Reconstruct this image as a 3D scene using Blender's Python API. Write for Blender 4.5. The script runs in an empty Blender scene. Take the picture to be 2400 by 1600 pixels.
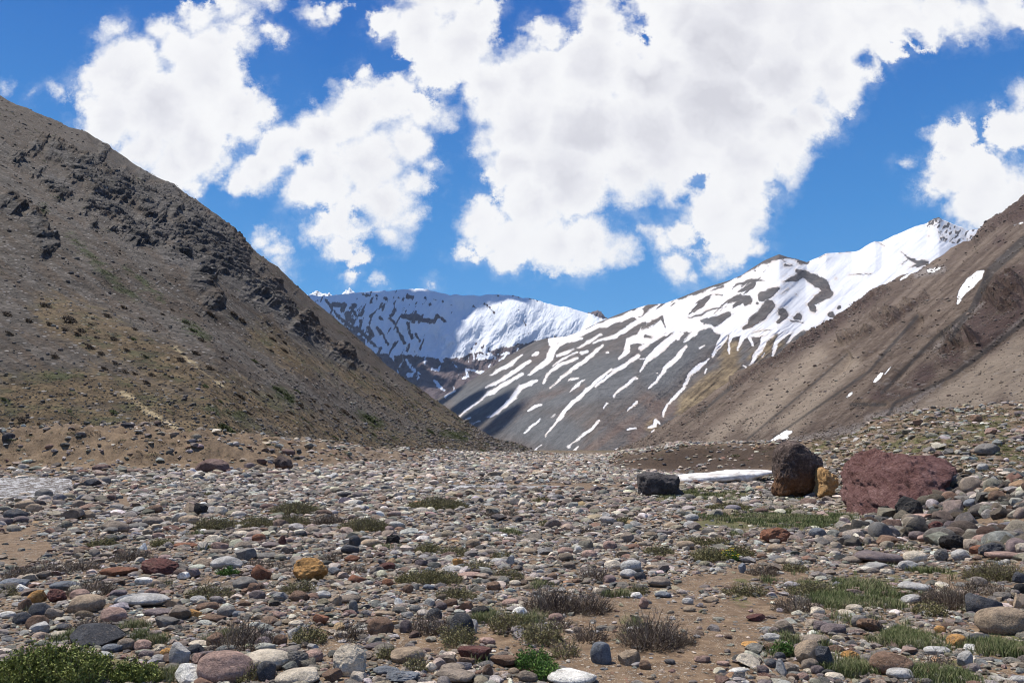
import bpy, bmesh, math, random
import numpy as np
from mathutils import Vector

# ------------------------------------------------------------------ camera
S = bpy.context.scene
F = 1867.0                       # focal length in photo pixels (2400 wide)
PITCH = math.radians(7.78)
CAMZ = 1.6
cd = bpy.data.cameras.new('camera'); cam = bpy.data.objects.new('camera', cd)
S.collection.objects.link(cam); S.camera = cam
cd.sensor_width = 36; cd.lens = 36 * F / 2400; cd.clip_end = 60000; cd.clip_start = 0.05
cam.location = (0, 0, CAMZ); cam.rotation_euler = (math.pi / 2 + PITCH, 0, 0)

# ------------------------------------------------------------------ sky, sun, exposure
SUN = Vector((-0.35, 0.22, 0.88)).normalized()
SUN_EL = math.asin(SUN.z); SUN_AZ = math.atan2(SUN.x, SUN.y)
W = bpy.data.worlds.new('World'); S.world = W; W.use_nodes = True
wn = W.node_tree.nodes; wl = W.node_tree.links; wn.clear()

class NB:
    """small node builder"""
    def __init__(s, tree): s.t = tree; s.n = tree.nodes; s.l = tree.links
    def put(s, sock, v):
        if v is None: return
        if isinstance(v, bpy.types.NodeSocket): s.l.new(v, sock)
        else: sock.default_value = v
    def math(s, op, a, b=None, c=None, clamp=False):
        n = s.n.new('ShaderNodeMath'); n.operation = op; n.use_clamp = clamp
        s.put(n.inputs[0], a); s.put(n.inputs[1], b); s.put(n.inputs[2], c); return n.outputs[0]
    def vec(s, op, a, b=None, sc=None):
        n = s.n.new('ShaderNodeVectorMath'); n.operation = op
        s.put(n.inputs[0], a); s.put(n.inputs[1], b)
        if sc is not None: s.put(n.inputs['Scale'], sc)
        return n.outputs['Value'] if op in ('DISTANCE', 'LENGTH', 'DOT_PRODUCT') else n.outputs[0]
    def noise(s, co, scale, detail=4, rough=0.55, dist=0.0, color=False):
        n = s.n.new('ShaderNodeTexNoise'); s.put(n.inputs['Vector'], co)
        n.inputs['Scale'].default_value = scale; n.inputs['Detail'].default_value = detail
        n.inputs['Roughness'].default_value = rough; n.inputs['Distortion'].default_value = dist
        return n.outputs['Color'] if color else n.outputs[0]
    def voro(s, co, scale, feat='F1', out='Distance', rnd=1.0):
        n = s.n.new('ShaderNodeTexVoronoi'); n.feature = feat; s.put(n.inputs['Vector'], co)
        n.inputs['Scale'].default_value = scale; n.inputs['Randomness'].default_value = rnd
        return n.outputs[out]
    def smooth(s, x, a, b, lo=0.0, hi=1.0):
        n = s.n.new('ShaderNodeMapRange'); n.interpolation_type = 'SMOOTHSTEP'
        s.put(n.inputs[0], x); n.inputs[1].default_value = a; n.inputs[2].default_value = b
        n.inputs[3].default_value = lo; n.inputs[4].default_value = hi; return n.outputs[0]
    def lin(s, x, a, b, lo=0.0, hi=1.0):
        n = s.n.new('ShaderNodeMapRange'); s.put(n.inputs[0], x)
        n.inputs[1].default_value = a; n.inputs[2].default_value = b
        n.inputs[3].default_value = lo; n.inputs[4].default_value = hi; return n.outputs[0]
    def mix(s, f, a, b, mode='MIX'):
        n = s.n.new('ShaderNodeMix'); n.data_type = 'RGBA'; n.blend_type = mode
        s.put(n.inputs[0], f)
        s.put(n.inputs[6], a if not isinstance(a, tuple) else (*a[:3], 1)); s.put(n.inputs[7], b if not isinstance(b, tuple) else (*b[:3], 1))
        return n.outputs[2]
    def ramp(s, x, stops):
        n = s.n.new('ShaderNodeValToRGB'); s.put(n.inputs[0], x); e = n.color_ramp.elements
        e[0].position = stops[0][0]; e[0].color = (*stops[0][1], 1)
        e[1].position = stops[-1][0]; e[1].color = (*stops[-1][1], 1)
        for p, c in stops[1:-1]:
            k = e.new(p); k.color = (*c, 1)
        return n.outputs[0]
    def attr(s, name, out='Fac'):
        n = s.n.new('ShaderNodeAttribute'); n.attribute_name = name; return n.outputs[out]
    def comb(s, x, y, z):
        n = s.n.new('ShaderNodeCombineXYZ'); s.put(n.inputs[0], x); s.put(n.inputs[1], y); s.put(n.inputs[2], z); return n.outputs[0]
    def sep(s, v):
        n = s.n.new('ShaderNodeSeparateXYZ'); s.put(n.inputs[0], v); return n.outputs
    def pos(s): return s.n.new('ShaderNodeNewGeometry').outputs['Position']
    def bump(s, h, dist, strength=1.0, normal=None):
        n = s.n.new('ShaderNodeBump'); s.put(n.inputs['Height'], h); n.inputs['Distance'].default_value = dist
        n.inputs['Strength'].default_value = strength
        if normal is not None: s.l.new(normal, n.inputs['Normal'])
        return n.outputs[0]

B = NB(W.node_tree)
sky = wn.new('ShaderNodeTexSky'); sky.sky_type = 'NISHITA'; sky.sun_disc = False
sky.sun_elevation = SUN_EL; sky.sun_rotation = SUN_AZ; sky.altitude = 2600; sky.air_density = 1.0; sky.dust_density = 0.25; sky.ozone_density = 2.0
hs = wn.new('ShaderNodeHueSaturation'); wl.new(sky.outputs[0], hs.inputs['Color']); hs.inputs['Hue'].default_value = 0.488
hs.inputs['Saturation'].default_value = 1.35; hs.inputs['Value'].default_value = 1.5
# clouds: direction -> a plane far ahead in world space, discs joined into cloud bodies, edges broken by noise
D = wn.new('ShaderNodeTexCoord').outputs['Generated']
dx, dy, dz = B.sep(D)
ady = B.math('MAXIMUM', B.math('ABSOLUTE', dy), 0.12)
px = B.math('DIVIDE', dx, ady); pz = B.math('DIVIDE', dz, ady)
P = B.comb(px, pz, 0.0)
nz1 = B.noise(P, 7.0, 9, 0.62, color=True); nz2 = B.noise(P, 30.0, 7, 0.62, color=True)
w1 = B.vec('SCALE', B.vec('SUBTRACT', nz1, (0.5, 0.5, 0.5)), None, 0.075)
w2 = B.vec('SCALE', B.vec('SUBTRACT', nz2, (0.5, 0.5, 0.5)), None, 0.040)
Q = B.vec('MULTIPLY', B.vec('ADD', B.vec('ADD', P, w1), w2), (1, 1, 0))
def sky_pt(u, v):       # position in the photo (2352 wide) -> (px, pz)
    a = (u / 0.98 - 1200) / F; b = (800 - v / 0.98) / F
    c, s_ = math.cos(PITCH), math.sin(PITCH)
    y = c - b * s_; z = s_ + b * c
    return a / y, z / y
CL = """290 170 105 260 270 85 360 260 120 470 180 105 540 95 50 370 65 45 450 35 50 520 15 50 560 50 38 255 62 30 400 370 75 450 330 90
540 255 78 600 240 40 440 420 33 330 340 70 622 75 26 648 92 14 210 230 35 480 100 60 420 110 70
20 185 11 90 207 12 150 200 19 200 205 20
650 330 75 600 380 58 550 402 38 740 300 85 830 255 85 900 225 70 965 245 50 1015 262 28 940 320 66 850 370 90 750 400 90 690 440 50
880 450 78 925 495 45 800 500 68 735 525 45 780 570 38 822 602 26 900 530 38 955 420 42 995 375 26 850 180 32 780 190 12
620 545 30 648 580 30 660 617 20 805 650 16 855 656 14 990 663 6 725 18 28 775 8 30 740 38 12
890 40 50 970 60 85 1060 110 95 1000 150 66 1130 200 85 1090 50 60 1050 0 70 1230 190 95 1200 280 108 1350 160 110 1380 60 75 1350 300 130
1500 160 120 1560 30 120 1500 300 140 1650 100 150 1700 0 120 1650 250 150 1780 160 140 1850 50 130 1910 130 105 1980 60 110 1925 210 62
1860 260 75 1800 300 88 1810 375 55 1812 420 22 1700 360 98 1600 390 95 1450 380 98 1300 400 120 1180 380 82 1150 300 66 1120 330 40 1250 90 50
1220 470 88 1105 520 58 1060 578 28 1180 555 72 1270 560 72 1350 555 72 1400 580 45 1425 560 38 1250 600 25 1330 600 22
1645 480 75 1700 440 70 1720 500 55 1700 560 52 1742 570 30 1630 545 50 1560 535 42 1510 545 34 1550 610 40 1600 632 18 1655 590 36 1475 520 18 1350 20 40
2060 30 95 2110 70 62 2160 20 78 2230 40 62 2300 15 66 2352 40 50 2195 88 22 2040 125 45 1995 170 34
2180 330 58 2160 400 56 2215 300 34 2125 440 26 2250 400 80 2220 470 58 2330 300 66 2355 225 38 2340 450 80 2280 490 46 2225 520 14 2075 382 9
2450 60 80 2450 300 110 2450 430 90 -80 0 60 600 -60 90 200 -90 60 1000 -80 130 1400 -90 150 1900 -80 160 2300 -90 120"""
HOLE = """690 355 16 1182 55 44 1205 98 16 1290 12 30 1245 28 26 1470 40 13 1476 78 13 1440 12 13 1432 490 24 1402 483 12 1482 492 18
1602 408 16 1582 450 12 1608 548 15 1620 575 12 1492 590 18 2112 98 12 1988 148 14 1052 236 16 560 330 12 830 490 12 1300 70 12 880 150 26"""
def discs(text):
    a = [float(t) for t in text.split()]; out = None
    for i in range(0, len(a), 3):
        cx, cz = sky_pt(a[i], a[i + 1])
        f = B.math('SUBTRACT', a[i + 2] / 0.98 / F, B.vec('DISTANCE', Q, (cx, cz, 0)))
        out = f if out is None else B.math('SMOOTH_MAX', out, f, 0.008)
    return out
body = discs(CL); hole = discs(HOLE)
far = B.math('SUBTRACT', B.noise(B.comb(px, pz, 3.0), 1.6, 5, 0.5), 0.5)    # the rest of the sky, round the frame
outside = B.math('MAXIMUM', B.math('SUBTRACT', B.math('ABSOLUTE', px), 0.75), B.math('SUBTRACT', pz, 0.62))
body = B.math('MAXIMUM', body, B.math('ADD', B.math('MULTIPLY', B.math('SUBTRACT', far, .15), 1.2), B.math('MULTIPLY', B.math('MINIMUM', outside, 0.0), 3.0)))
body = B.math('MINIMUM', body, B.math('MULTIPLY', hole, -1.0))
fine = B.noise(P, 40.0, 7, 0.72)
edge = B.math('ADD', body, B.math('MULTIPLY', B.math('SUBTRACT', fine, 0.5), 0.036))
soft = B.lin(B.noise(P, 9.0, 3, .6), .38, .60, .008, .036)
t_ = B.math('ADD', B.math('DIVIDE', edge, soft), 0.35, clamp=True)
veil = B.math('MULTIPLY', B.smooth(edge, -0.022, 0.006), B.lin(B.noise(P, 16.0, 5, .65), .45, .7, 0, .35))
alpha = B.math('MAXIMUM', B.math('MULTIPLY', t_, B.math('MULTIPLY', t_, B.math('MULTIPLY_ADD', t_, -2.0, 3.0))), veil)
Pw = B.vec('ADD', P, B.vec('ADD', w1, w2))
def puffs(off): return B.math('ADD', B.noise(B.vec('ADD', Pw, off), 6.0, 5, 0.55), B.math('MULTIPLY', B.noise(B.vec('ADD', Pw, off), 18.0, 4, 0.55), .22))
lit = B.math('SUBTRACT', puffs((0, 0, 0)), puffs((-0.012, 0.026, 0)))          # bright towards the sun, shaded below
deep = B.math('MULTIPLY', B.smooth(body, 0.004, 0.070), B.lin(B.noise(P, 2.2, 3, .45), .36, .60, .35, 1.05))
tone = B.math('ADD', deep, B.math('MULTIPLY', lit, B.math('MULTIPLY_ADD', deep, -1.6, -1.2)))
ccol = B.ramp(tone, [(0.0, (.99, .99, 1.0)), (0.18, (.95, .95, .97)), (0.55, (0.84, 0.84, 0.885)), (1.0, (0.71, 0.71, 0.765))])
SKYK = 0.10
zen = B.ramp(dz, [(0.0, (.18, .46, .84)), (.13, (.115, .380, .80)), (.28, (.066, .275, .70)), (.50, (.025, .138, .54)), (1.0, (.020, .10, .42))])
skyc = B.mix(0.8, B.vec('SCALE', hs.outputs[0], None, SKYK), zen)
bgs = wn.new('ShaderNodeBackground'); wl.new(skyc, bgs.inputs[0]); bgs.inputs[1].default_value = 0.79
bgc = wn.new('ShaderNodeBackground'); wl.new(ccol, bgc.inputs[0]); bgc.inputs[1].default_value = 0.80
mx = wn.new('ShaderNodeMixShader'); wl.new(alpha, mx.inputs[0]); wl.new(bgs.outputs[0], mx.inputs[1]); wl.new(bgc.outputs[0], mx.inputs[2])
wo = wn.new('ShaderNodeOutputWorld'); wl.new(mx.outputs[0], wo.inputs[0])
W.cycles.sampling_method = 'MANUAL'; W.cycles.sample_map_resolution = 512

sd = bpy.data.lights.new('sun', 'SUN'); sd.energy = 5.0; sd.angle = math.radians(0.53); sd.color = (1.0, 0.95, 0.86)
so = bpy.data.objects.new('sun', sd); S.collection.objects.link(so); so.rotation_euler = SUN.to_track_quat('Z', 'Y').to_euler()
S.view_settings.view_transform = 'Standard'; S.view_settings.look = 'None'; S.view_settings.exposure = 0.28; S.view_settings.gamma = 1.0
S.cycles.max_bounces = 5; S.cycles.diffuse_bounces = 1; S.cycles.glossy_bounces = 2; S.cycles.use_adaptive_sampling = True; S.cycles.filter_width = 1.05

# ------------------------------------------------------------------ numbers: noise, projection, strokes
def _h(ix, iy, iz, seed):
    with np.errstate(over='ignore'):
        h = (ix.astype(np.uint32) * np.uint32(374761393) + iy.astype(np.uint32) * np.uint32(668265263)
             + iz.astype(np.uint32) * np.uint32(2246822519) + np.uint32(seed * 3266489917 & 0xffffffff))
        h = (h ^ (h >> np.uint32(13))) * np.uint32(1274126177); h = h ^ (h >> np.uint32(16))
    return (h & np.uint32(0xffffff)).astype(np.float64) / 16777215.0
def vnoise(x, y, z, seed=0):
    x, y, z = np.broadcast_arrays(np.asarray(x, float), np.asarray(y, float), np.asarray(z, float))
    fx, fy, fz = np.floor(x), np.floor(y), np.floor(z)
    ix, iy, iz = (f.astype(np.int64) & 0xffffffff for f in (fx, fy, fz))
    tx, ty, tz = x - fx, y - fy, z - fz
    tx, ty, tz = (t * t * (3 - 2 * t) for t in (tx, ty, tz))
    r = 0
    for a in (0, 1):
        for b in (0, 1):
            for c in (0, 1):
                r = r + _h(ix + a, iy + b, iz + c, seed) * (tx if a else 1 - tx) * (ty if b else 1 - ty) * (tz if c else 1 - tz)
    return r * 2 - 1
def fbm(x, y, z=0.0, o=4, seed=0, gain=0.5, ridged=False):
    r = 0; a = 1.0; t = 0; x = np.asarray(x, float); y = np.asarray(y, float); z = np.asarray(z, float)
    for i in range(o):
        n = vnoise(x, y, z, seed + i * 17)
        r = r + a * ((1 - 2 * np.abs(n)) if ridged else n); t += a
        x, y, z = x * 2.03 + 11.3, y * 2.03 - 5.7, z * 2.03 + 3.1; a *= gain
    return r / t
CP, SP = math.cos(PITCH), math.sin(PITCH)
def pt(u, v, Dd):
    """the point seen at photo position (u, v) at depth Dd along +Y"""
    a = (np.asarray(u, float) - 1200) / F; b = (800 - np.asarray(v, float)) / F
    y = CP - b * SP; z = SP + b * CP; k = Dd / y
    return a * k, y * k, CAMZ + z * k
def proj(x, y, z):
    zz = z - CAMZ; dep = np.maximum(y * CP + zz * SP, 1e-3)
    return 1200 + F * x / dep, 800 - F * (-y * SP + zz * CP) / dep
def sstep(x, a, b):
    t = np.clip((x - a) / (b - a), 0, 1); return t * t * (3 - 2 * t)
def strokes(text, ox=0, oy=0, s=1.0):
    """'x y w x y w; x y w ...' -> list of polylines with widths in photo pixels"""
    out = []
    for part in text.replace('\n', ' ').split(';'):
        a = [float(t) for t in part.split()]
        if len(a) >= 3:
            out.append([(ox + a[i] * s, oy + a[i + 1] * s, a[i + 2] * s * 0.5) for i in range(0, len(a) - 2, 3)])
    return out
def field(U, V, strs, warp=0):
    """largest (radius - distance) over all strokes: > 0 inside"""
    out = np.full(U.shape, -1e3); U0 = U
    if warp: U = U0 + warp * fbm(U0 * .05, V * .05, 0, 5, 91, .6); V = V + warp * fbm(U0 * .05, V * .05, 9, 5, 92, .6)
    for st in strs:
        m = max(p[2] for p in st) + 60
        x0 = min(p[0] for p in st) - m; x1 = max(p[0] for p in st) + m; y0 = min(p[1] for p in st) - m; y1 = max(p[1] for p in st) + m
        sel = np.nonzero((U > x0) & (U < x1) & (V > y0) & (V < y1))
        if not len(sel[0]): continue
        u = U[sel]; v = V[sel]; best = np.full(u.shape, -1e3)
        segs = list(zip(st, st[1:])) if len(st) > 1 else [(st[0], st[0])]
        for (ax, ay, ar), (bx, by, br) in segs:
            dx_, dy_ = bx - ax, by - ay; L = dx_ * dx_ + dy_ * dy_ + 1e-9
            t = np.clip(((u - ax) * dx_ + (v - ay) * dy_) / L, 0, 1)
            best = np.maximum(best, ar + (br - ar) * t - np.hypot(u - ax - dx_ * t, v - ay - dy_ * t))
        out[sel] = np.maximum(out[sel], best)
    return out
def interp_pts(pts, u, k):
    p = sorted(pts); return np.interp(u, [q[0] for q in p], [q[k] for q in p])

# ------------------------------------------------------------------ mesh helpers
C = S.collection
def link_mesh(name, verts, faces, mat, parent=None, smooth=True, attrs=None, cols=None, fmat=None):
    """verts (n,3) array, faces (m,k) array or a list of such arrays"""
    me = bpy.data.meshes.new(name); fs = faces if isinstance(faces, list) else [faces]
    nv = len(verts); me.vertices.add(nv); me.vertices.foreach_set('co', np.ascontiguousarray(verts, np.float32).ravel())
    nl = sum(f.size for f in fs); npoly = sum(len(f) for f in fs)
    me.loops.add(nl); me.loops.foreach_set('vertex_index', np.concatenate([f.ravel() for f in fs]).astype(np.int32))
    me.polygons.add(npoly)
    tot = np.concatenate([np.full(len(f), f.shape[1], np.int32) for f in fs]); st = np.concatenate([[0], np.cumsum(tot)[:-1]]).astype(np.int32)
    me.polygons.foreach_set('loop_start', st); me.polygons.foreach_set('loop_total', tot)
    me.polygons.foreach_set('use_smooth', np.full(npoly, smooth, bool))
    for k, a in (attrs or {}).items():
        at = me.attributes.new(k, 'FLOAT', 'POINT'); at.data.foreach_set('value', np.ascontiguousarray(a, np.float32).ravel())
    for k, a in (cols or {}).items():
        at = me.attributes.new(k, 'FLOAT_COLOR', 'POINT')
        c4 = np.ones((nv, 4), np.float32); c4[:, :3] = a; at.data.foreach_set('color', c4.ravel())
    for m in (mat if isinstance(mat, (list, tuple)) else [mat]): me.materials.append(m)
    if fmat is not None: me.polygons.foreach_set('material_index', np.asarray(fmat, np.int32))
    me.update(calc_edges=True); me.validate()
    o = bpy.data.objects.new(name, me); C.objects.link(o)
    if parent: o.parent = parent
    return o
def tag(o, label=None, cat=None, group=None, kind=None):
    if label: o['label'] = label
    if cat: o['category'] = cat
    if group: o['group'] = group
    if kind: o['kind'] = kind
    return o
def grid_faces(nu, nt, off=0):
    i = np.arange(nu - 1)[:, None] * nt + np.arange(nt - 1)[None, :] + off
    return np.stack([i, i + nt, i + nt + 1, i + 1], -1).reshape(-1, 4)
def material(name):
    m = bpy.data.materials.new(name); m.use_nodes = True; m.node_tree.nodes.clear(); b = NB(m.node_tree)
    p = b.n.new('ShaderNodeBsdfPrincipled'); o = b.n.new('ShaderNodeOutputMaterial'); b.l.new(p.outputs[0], o.inputs[0])
    p.inputs['Roughness'].default_value = 0.9; p.inputs['Specular IOR Level'].default_value = 0.25
    def fin(col, normal=None, rough=None, spec=None):
        b.put(p.inputs['Base Color'], col if not isinstance(col, tuple) else (*col, 1))
        if normal is not None: b.l.new(normal, p.inputs['Normal'])
        if rough is not None: b.put(p.inputs['Roughness'], rough)
        if spec is not None: b.put(p.inputs['Specular IOR Level'], spec)
        return m
    return b, p, fin

# ------------------------------------------------------------------ ground: riverbed, left bank, right mound
PROF = {
 -900: [(5, 0), (22, .0), (28, -.15), (42, -.15), (46, .1), (52, .6), (55, 2.7), (60, 3.2), (90, 4.5)],
 0:    [(5, 0), (27, .0), (30, -.17), (46, -.17), (49, .1), (56, .6), (59, 2.8), (64, 3.2), (95, 4.5)],
 170:  [(5, 0), (29, .0), (32, -.13), (46, -.13), (49, .1), (56, .6), (59, 2.8), (64, 3.2), (95, 4.5)],
 240:  [(5, 0), (40, .02), (46, .05), (50, .15), (56, .6), (60, 2.7), (64, 3.2), (95, 4.5)],
 500:  [(5, 0), (50, .05), (57, .5), (61, 2.2), (65, 2.9), (95, 4.4)],
 700:  [(5, 0), (56, .05), (64, .5), (70, 1.6), (76, 2.1), (110, 3.5)],
 900:  [(5, 0), (70, .05), (85, .5), (95, 1.15), (110, 1.3), (150, 2.2)],
 1150: [(5, 0), (100, 0), (140, .6), (170, 1.0), (260, 1.3)],
 1280: [(5, 0), (60, -.1), (150, .15), (260, .9), (600, 1.2)],
 1420: [(5, 0), (60, -.02), (75, .1), (95, .35), (300, .9), (600, 1.3)],
 1460: [(5, 0), (62, .05), (74, .6), (84, 1.2), (140, 1.2), (600, 1.5)],
 1590: [(5, 0), (50, .05), (60, .25), (67, 1.95), (76, 2.1), (140, 2.0), (600, 2.5)],
 1825: [(5, 0), (40, .02), (46, .3), (55, 2.05), (70, 2.15), (140, 2.2), (600, 3)],
 1950: [(5, 0), (24, .02), (32, .35), (42, 1.4), (52, 2.1), (140, 2.3), (600, 3)],
 2080: [(5, 0), (18, .03), (20.5, .15), (23, .75), (28, 1.3), (36, 2.0), (42, 2.75), (48, 3.5), (58, 3.2), (140, 2.5)],
 2190: [(5, 0), (14, .05), (17, .2), (20, .6), (23.5, 1.3), (31, 2.0), (39, 3.0), (46, 3.9), (52, 4.0), (62, 3.4), (140, 2.5)],
 2400: [(5, 0), (10, .1), (14, .4), (18, .9), (22, 1.35), (30, 2.2), (38, 3.3), (44, 4.05), (50, 4.3), (60, 3.6), (140, 2.5)],
 3200: [(5, .1), (9, .4), (17, 1.2), (26, 2.3), (36, 3.6), (44, 4.6), (50, 5), (60, 4.6), (140, 4)]}
_us = np.array(sorted(PROF)); _dl = np.linspace(math.log(3), math.log(800), 260)
_pt = np.array([np.interp(np.exp(_dl), [q[0] for q in PROF[u]], [q[1] for q in PROF[u]]) for u in _us])
_ker = np.exp(-np.linspace(-2, 2, 7) ** 2); _ker /= _ker.sum()
_pt = np.array([np.convolve(np.pad(r, 3, mode='edge'), _ker, 'valid') for r in _pt])
def H(x, y, detail=True):
    """ground height"""
    x = np.asarray(x, float); y = np.asarray(y, float)
    az = np.arctan2(x, y); azc = np.clip(az, -1.0, 0.82); r = np.hypot(x, y)
    u = np.clip(1200 + F * np.tan(azc), -900, 3200)
    wob = fbm(x * 0.11, y * 0.11, 0, 3, 5)
    d = np.maximum(r * np.cos(azc), 3.01) + wob * 2.2 * sstep(r, 20, 45)
    fi = np.interp(u, _us, np.arange(len(_us))); i0 = np.minimum(fi.astype(int), len(_us) - 2); ft = fi - i0; ft = ft * ft * (3 - 2 * ft) * .5 + ft * .5
    g = np.clip((np.log(d) - _dl[0]) / (_dl[1] - _dl[0]), 0, len(_dl) - 1.001); j0 = g.astype(int); fj = g - j0
    z = (_pt[i0, j0] * (1 - fj) + _pt[i0, j0 + 1] * fj) * (1 - ft) + (_pt[i0 + 1, j0] * (1 - fj) + _pt[i0 + 1, j0 + 1] * fj) * ft
    z = z * (1 - sstep(np.abs(az), 1.3, 1.75))
    if detail:
        z = z + 0.05 * fbm(x * .55, y * .55, 0, 3, 1) * sstep(r, 3, 8) + .10 * fbm(x * .13, y * .13, 0, 2, 2) * sstep(r, 8, 25) * sstep(z, -.1, .05)
        z = z + .75 * fbm(x * .035, y * .018, 0, 4, 7) * sstep(r, 130, 220) * sstep(r, 900, 500)
        slope = sstep(z, .25, .9)
        z = z + slope * (0.30 * fbm(x * .35, y * .35, 0, 4, 3, .55, True) * sstep(r, 18, 40) + 0.05 * fbm(x * 1.6, y * 1.6, 0, 3, 4)) + sstep(-x / np.maximum(y, 1), .05, .15) * sstep(z, .3, .9) * sstep(y, 40, 50) * .55 * fbm(x * .5, y * .5, 0, 4, 6, .6, True)
    return z
def ground_at(u, v, dmax=400):
    """where the ray through photo position (u, v) meets the ground"""
    ds = np.exp(np.linspace(math.log(3.5), math.log(dmax), 900))
    x, y, z = pt(u, v, ds); h = H(x, y); k = np.nonzero(z <= h)[0]
    if not len(k): k = [len(ds) - 1]
    j = k[0]
    if j > 0:
        a = z[j - 1] - h[j - 1]; b = h[j] - z[j]; t = a / (a + b + 1e-9)
    else: t = 0; j = 1
    Dd = ds[j - 1] + (ds[j] - ds[j - 1]) * t
    x, y, _ = pt(u, v, Dd)
    return float(x), float(y), float(H(x, y)), float(Dd)

# crop frames used below: origin and scale of the enlarged photo views the shapes were read from
cA = (0, 1100, .3401); cB = (800, 1100, .3401); cC = (1600, 1100, .3401); c2 = (1400, 900, .4252)
cL = (0, 0, .5102); cM = (0, 700, .3827); cP = (600, 600, .3827); cQ = (1500, 450, .3827)

GREEN = (strokes("330 640 50 500 610 90 850 610 50; 560 770 90 800 770 110 1100 760 120 1300 760 90", *c2) + strokes("200 170 70 380 180 50; 100 350 60 550 345 90 900 345 70 1040 380 60; 1000 890 60 1350 860 110; 850 800 110 1330 780 110 1500 760 60; 1620 700 60 1850 700 80; "
                 "1380 1080 120 1560 1170 120; 1700 900 120 1780 1010 60; 1180 1400 140; 1800 1400 200 1980 1400 160; 2290 1230 180 2340 1380 80; 190 590 130; 400 590 90; 420 840 160; 1080 320 90 1050 420 60; 1500 540 40", *cC)
         + strokes("450 620 40 700 600 60 850 610 30; 1230 620 20 1350 600 30; 1100 560 40 1180 380 60 1300 300 60; 1550 450 60 1900 330 60 2200 250 60 2300 400 80; 1600 340 70 2250 200 60", *c2)
         + strokes("640 150 12 1000 140 30 1350 145 26; 760 850 120 900 860 60; 1100 1060 60 1290 1040 80; 1380 1120 120; 1950 1060 110; 450 240 60 850 240 60; 60 380 60 300 400 60; 600 560 60 850 570 60; 400 740 60 800 760 60", *cB)
         + strokes("1400 390 60 2250 260 60; 500 1300 200 900 1400 160; 620 510 40 780 505 40; 1480 180 20; 2150 1150 90", *cA))
MARSH = strokes("330 640 40 500 610 60 850 610 40; 560 770 60 800 770 80 1100 760 90 1300 760 60", *c2)
SAND = (strokes("1500 1180 160 2000 1150 60; 1250 1360 160 2100 1430 200 2352 1300 200; 1650 1000 160 2352 960 200; 950 1150 140 1250 1250 120; 2200 800 60; 450 1180 160 750 1230 120; 1400 1300 200 2300 1200 260", *cB)
        + strokes("0 800 80 500 720 100 800 730 60; 0 1000 220 300 1000 220 700 960 130; 0 1250 230 300 1250 230 450 1150 100; 150 1420 160; 0 1430 160; 2050 330 80 2352 320 130; 1850 760 120; 1200 620 30; 2300 450 60", *cC)
        + strokes("0 470 110 0 560 130 300 530 60; 0 480 90 250 400 30; 2250 1180 160 2340 1250 120; 850 230 40; 180 640 60; 2300 1350 60", *cA)
        + strokes("650 95 40 1000 105 36 1900 110 30", *cB))
def build_ground():
    front = np.concatenate([np.linspace(-1.1, -.62, 220)[:-1], np.linspace(-0.62, 0.62, 860), np.linspace(.62, 1.1, 220)[1:]]); rest = np.linspace(1.1, 2 * math.pi - 1.1, 110)[1:]
    az = np.concatenate([front, rest]); az[-1] = 2 * math.pi - 1.1
    r = np.concatenate([[0.02, 1.5, 3.0], np.exp(np.linspace(math.log(3.6), math.log(110), 430)), np.exp(np.linspace(math.log(115), math.log(12000), 70))])
    A, R = np.meshgrid(az, r, indexing='ij'); X = R * np.sin(A); Y = R * np.cos(A)
    Z = H(X, Y) - sstep(R, 700, 3000) * 25
    U, V = proj(X, Y, Z); ok = (Y > 2)
    g = np.where(ok, field(U, V, GREEN), -40); s = np.where(ok, field(U, V, SAND), -40)
    steep = sstep(np.abs(np.gradient(Z, axis=1)) / np.maximum(np.gradient(R, axis=1), 1e-3), .18, .6)
    left = sstep(U, 1100, 300) * sstep(V, 1120, 1105) * sstep(V, 990, 1000)
    dark = sstep(field(U, V, strokes("120 430 60 500 420 160 900 400 150 1050 400 120", *c2)), -15, 15)
    scr = sstep(R, 60, 110); scr2 = sstep(R, 100, 150)
    o = link_mesh('ground', np.stack([X, Y, Z], -1).reshape(-1, 3), grid_faces(*X.shape), mat_ground,
                  attrs={'grn': g, 'sand': s, 'steep': steep, 'left': left, 'dark': dark, 'far': scr, 'farther': scr2})
    return tag(o, kind='structure')
b, p, fin = material('river_gravel')
pos = b.pos(); n1 = b.noise(pos, .7, 5, .6); n2 = b.noise(pos, 6, 5, .7); n3 = b.noise(pos, 60, 3, .7)
vc = b.voro(pos, 26, out='Color'); vd = b.voro(pos, 26); vc2 = b.voro(pos, 75, out='Color'); vd2 = b.voro(pos, 75); vd3 = b.voro(pos, 7); vc3 = b.voro(pos, 7, out='Color')
soil = b.ramp(n2, [(.34, (.085, .056, .036)), (.5, (.150, .103, .068)), (.66, (.24, .175, .12))])
pebc = b.ramp(b.sep(vc)[0], [(0, (.09, .08, .08)), (.3, (.20, .17, .145)), (.6, (.30, .27, .24)), (.85, (.42, .38, .34)), (1, (.22, .12, .09))])
pebc2 = b.ramp(b.sep(vc2)[1], [(0, (.10, .085, .075)), (.5, (.24, .19, .15)), (1, (.45, .40, .34))])
pebc3 = b.ramp(b.sep(vc3)[1], [(0, (.08, .075, .075)), (.5, (.24, .21, .18)), (1, (.42, .38, .34))])
sand = b.smooth(b.math('ADD', b.attr('sand'), b.math('MULTIPLY', b.math('SUBTRACT', n1, .5), 70)), -12, 14)
few = b.math('MULTIPLY_ADD', sand, -.45, .62)
pm = b.math('MULTIPLY', b.smooth(vd, .42, .30), b.math('LESS_THAN', b.sep(vc)[2], few))
pm2 = b.math('MULTIPLY', b.smooth(vd2, .45, .34), b.math('LESS_THAN', b.sep(vc2)[2], .5))
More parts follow.
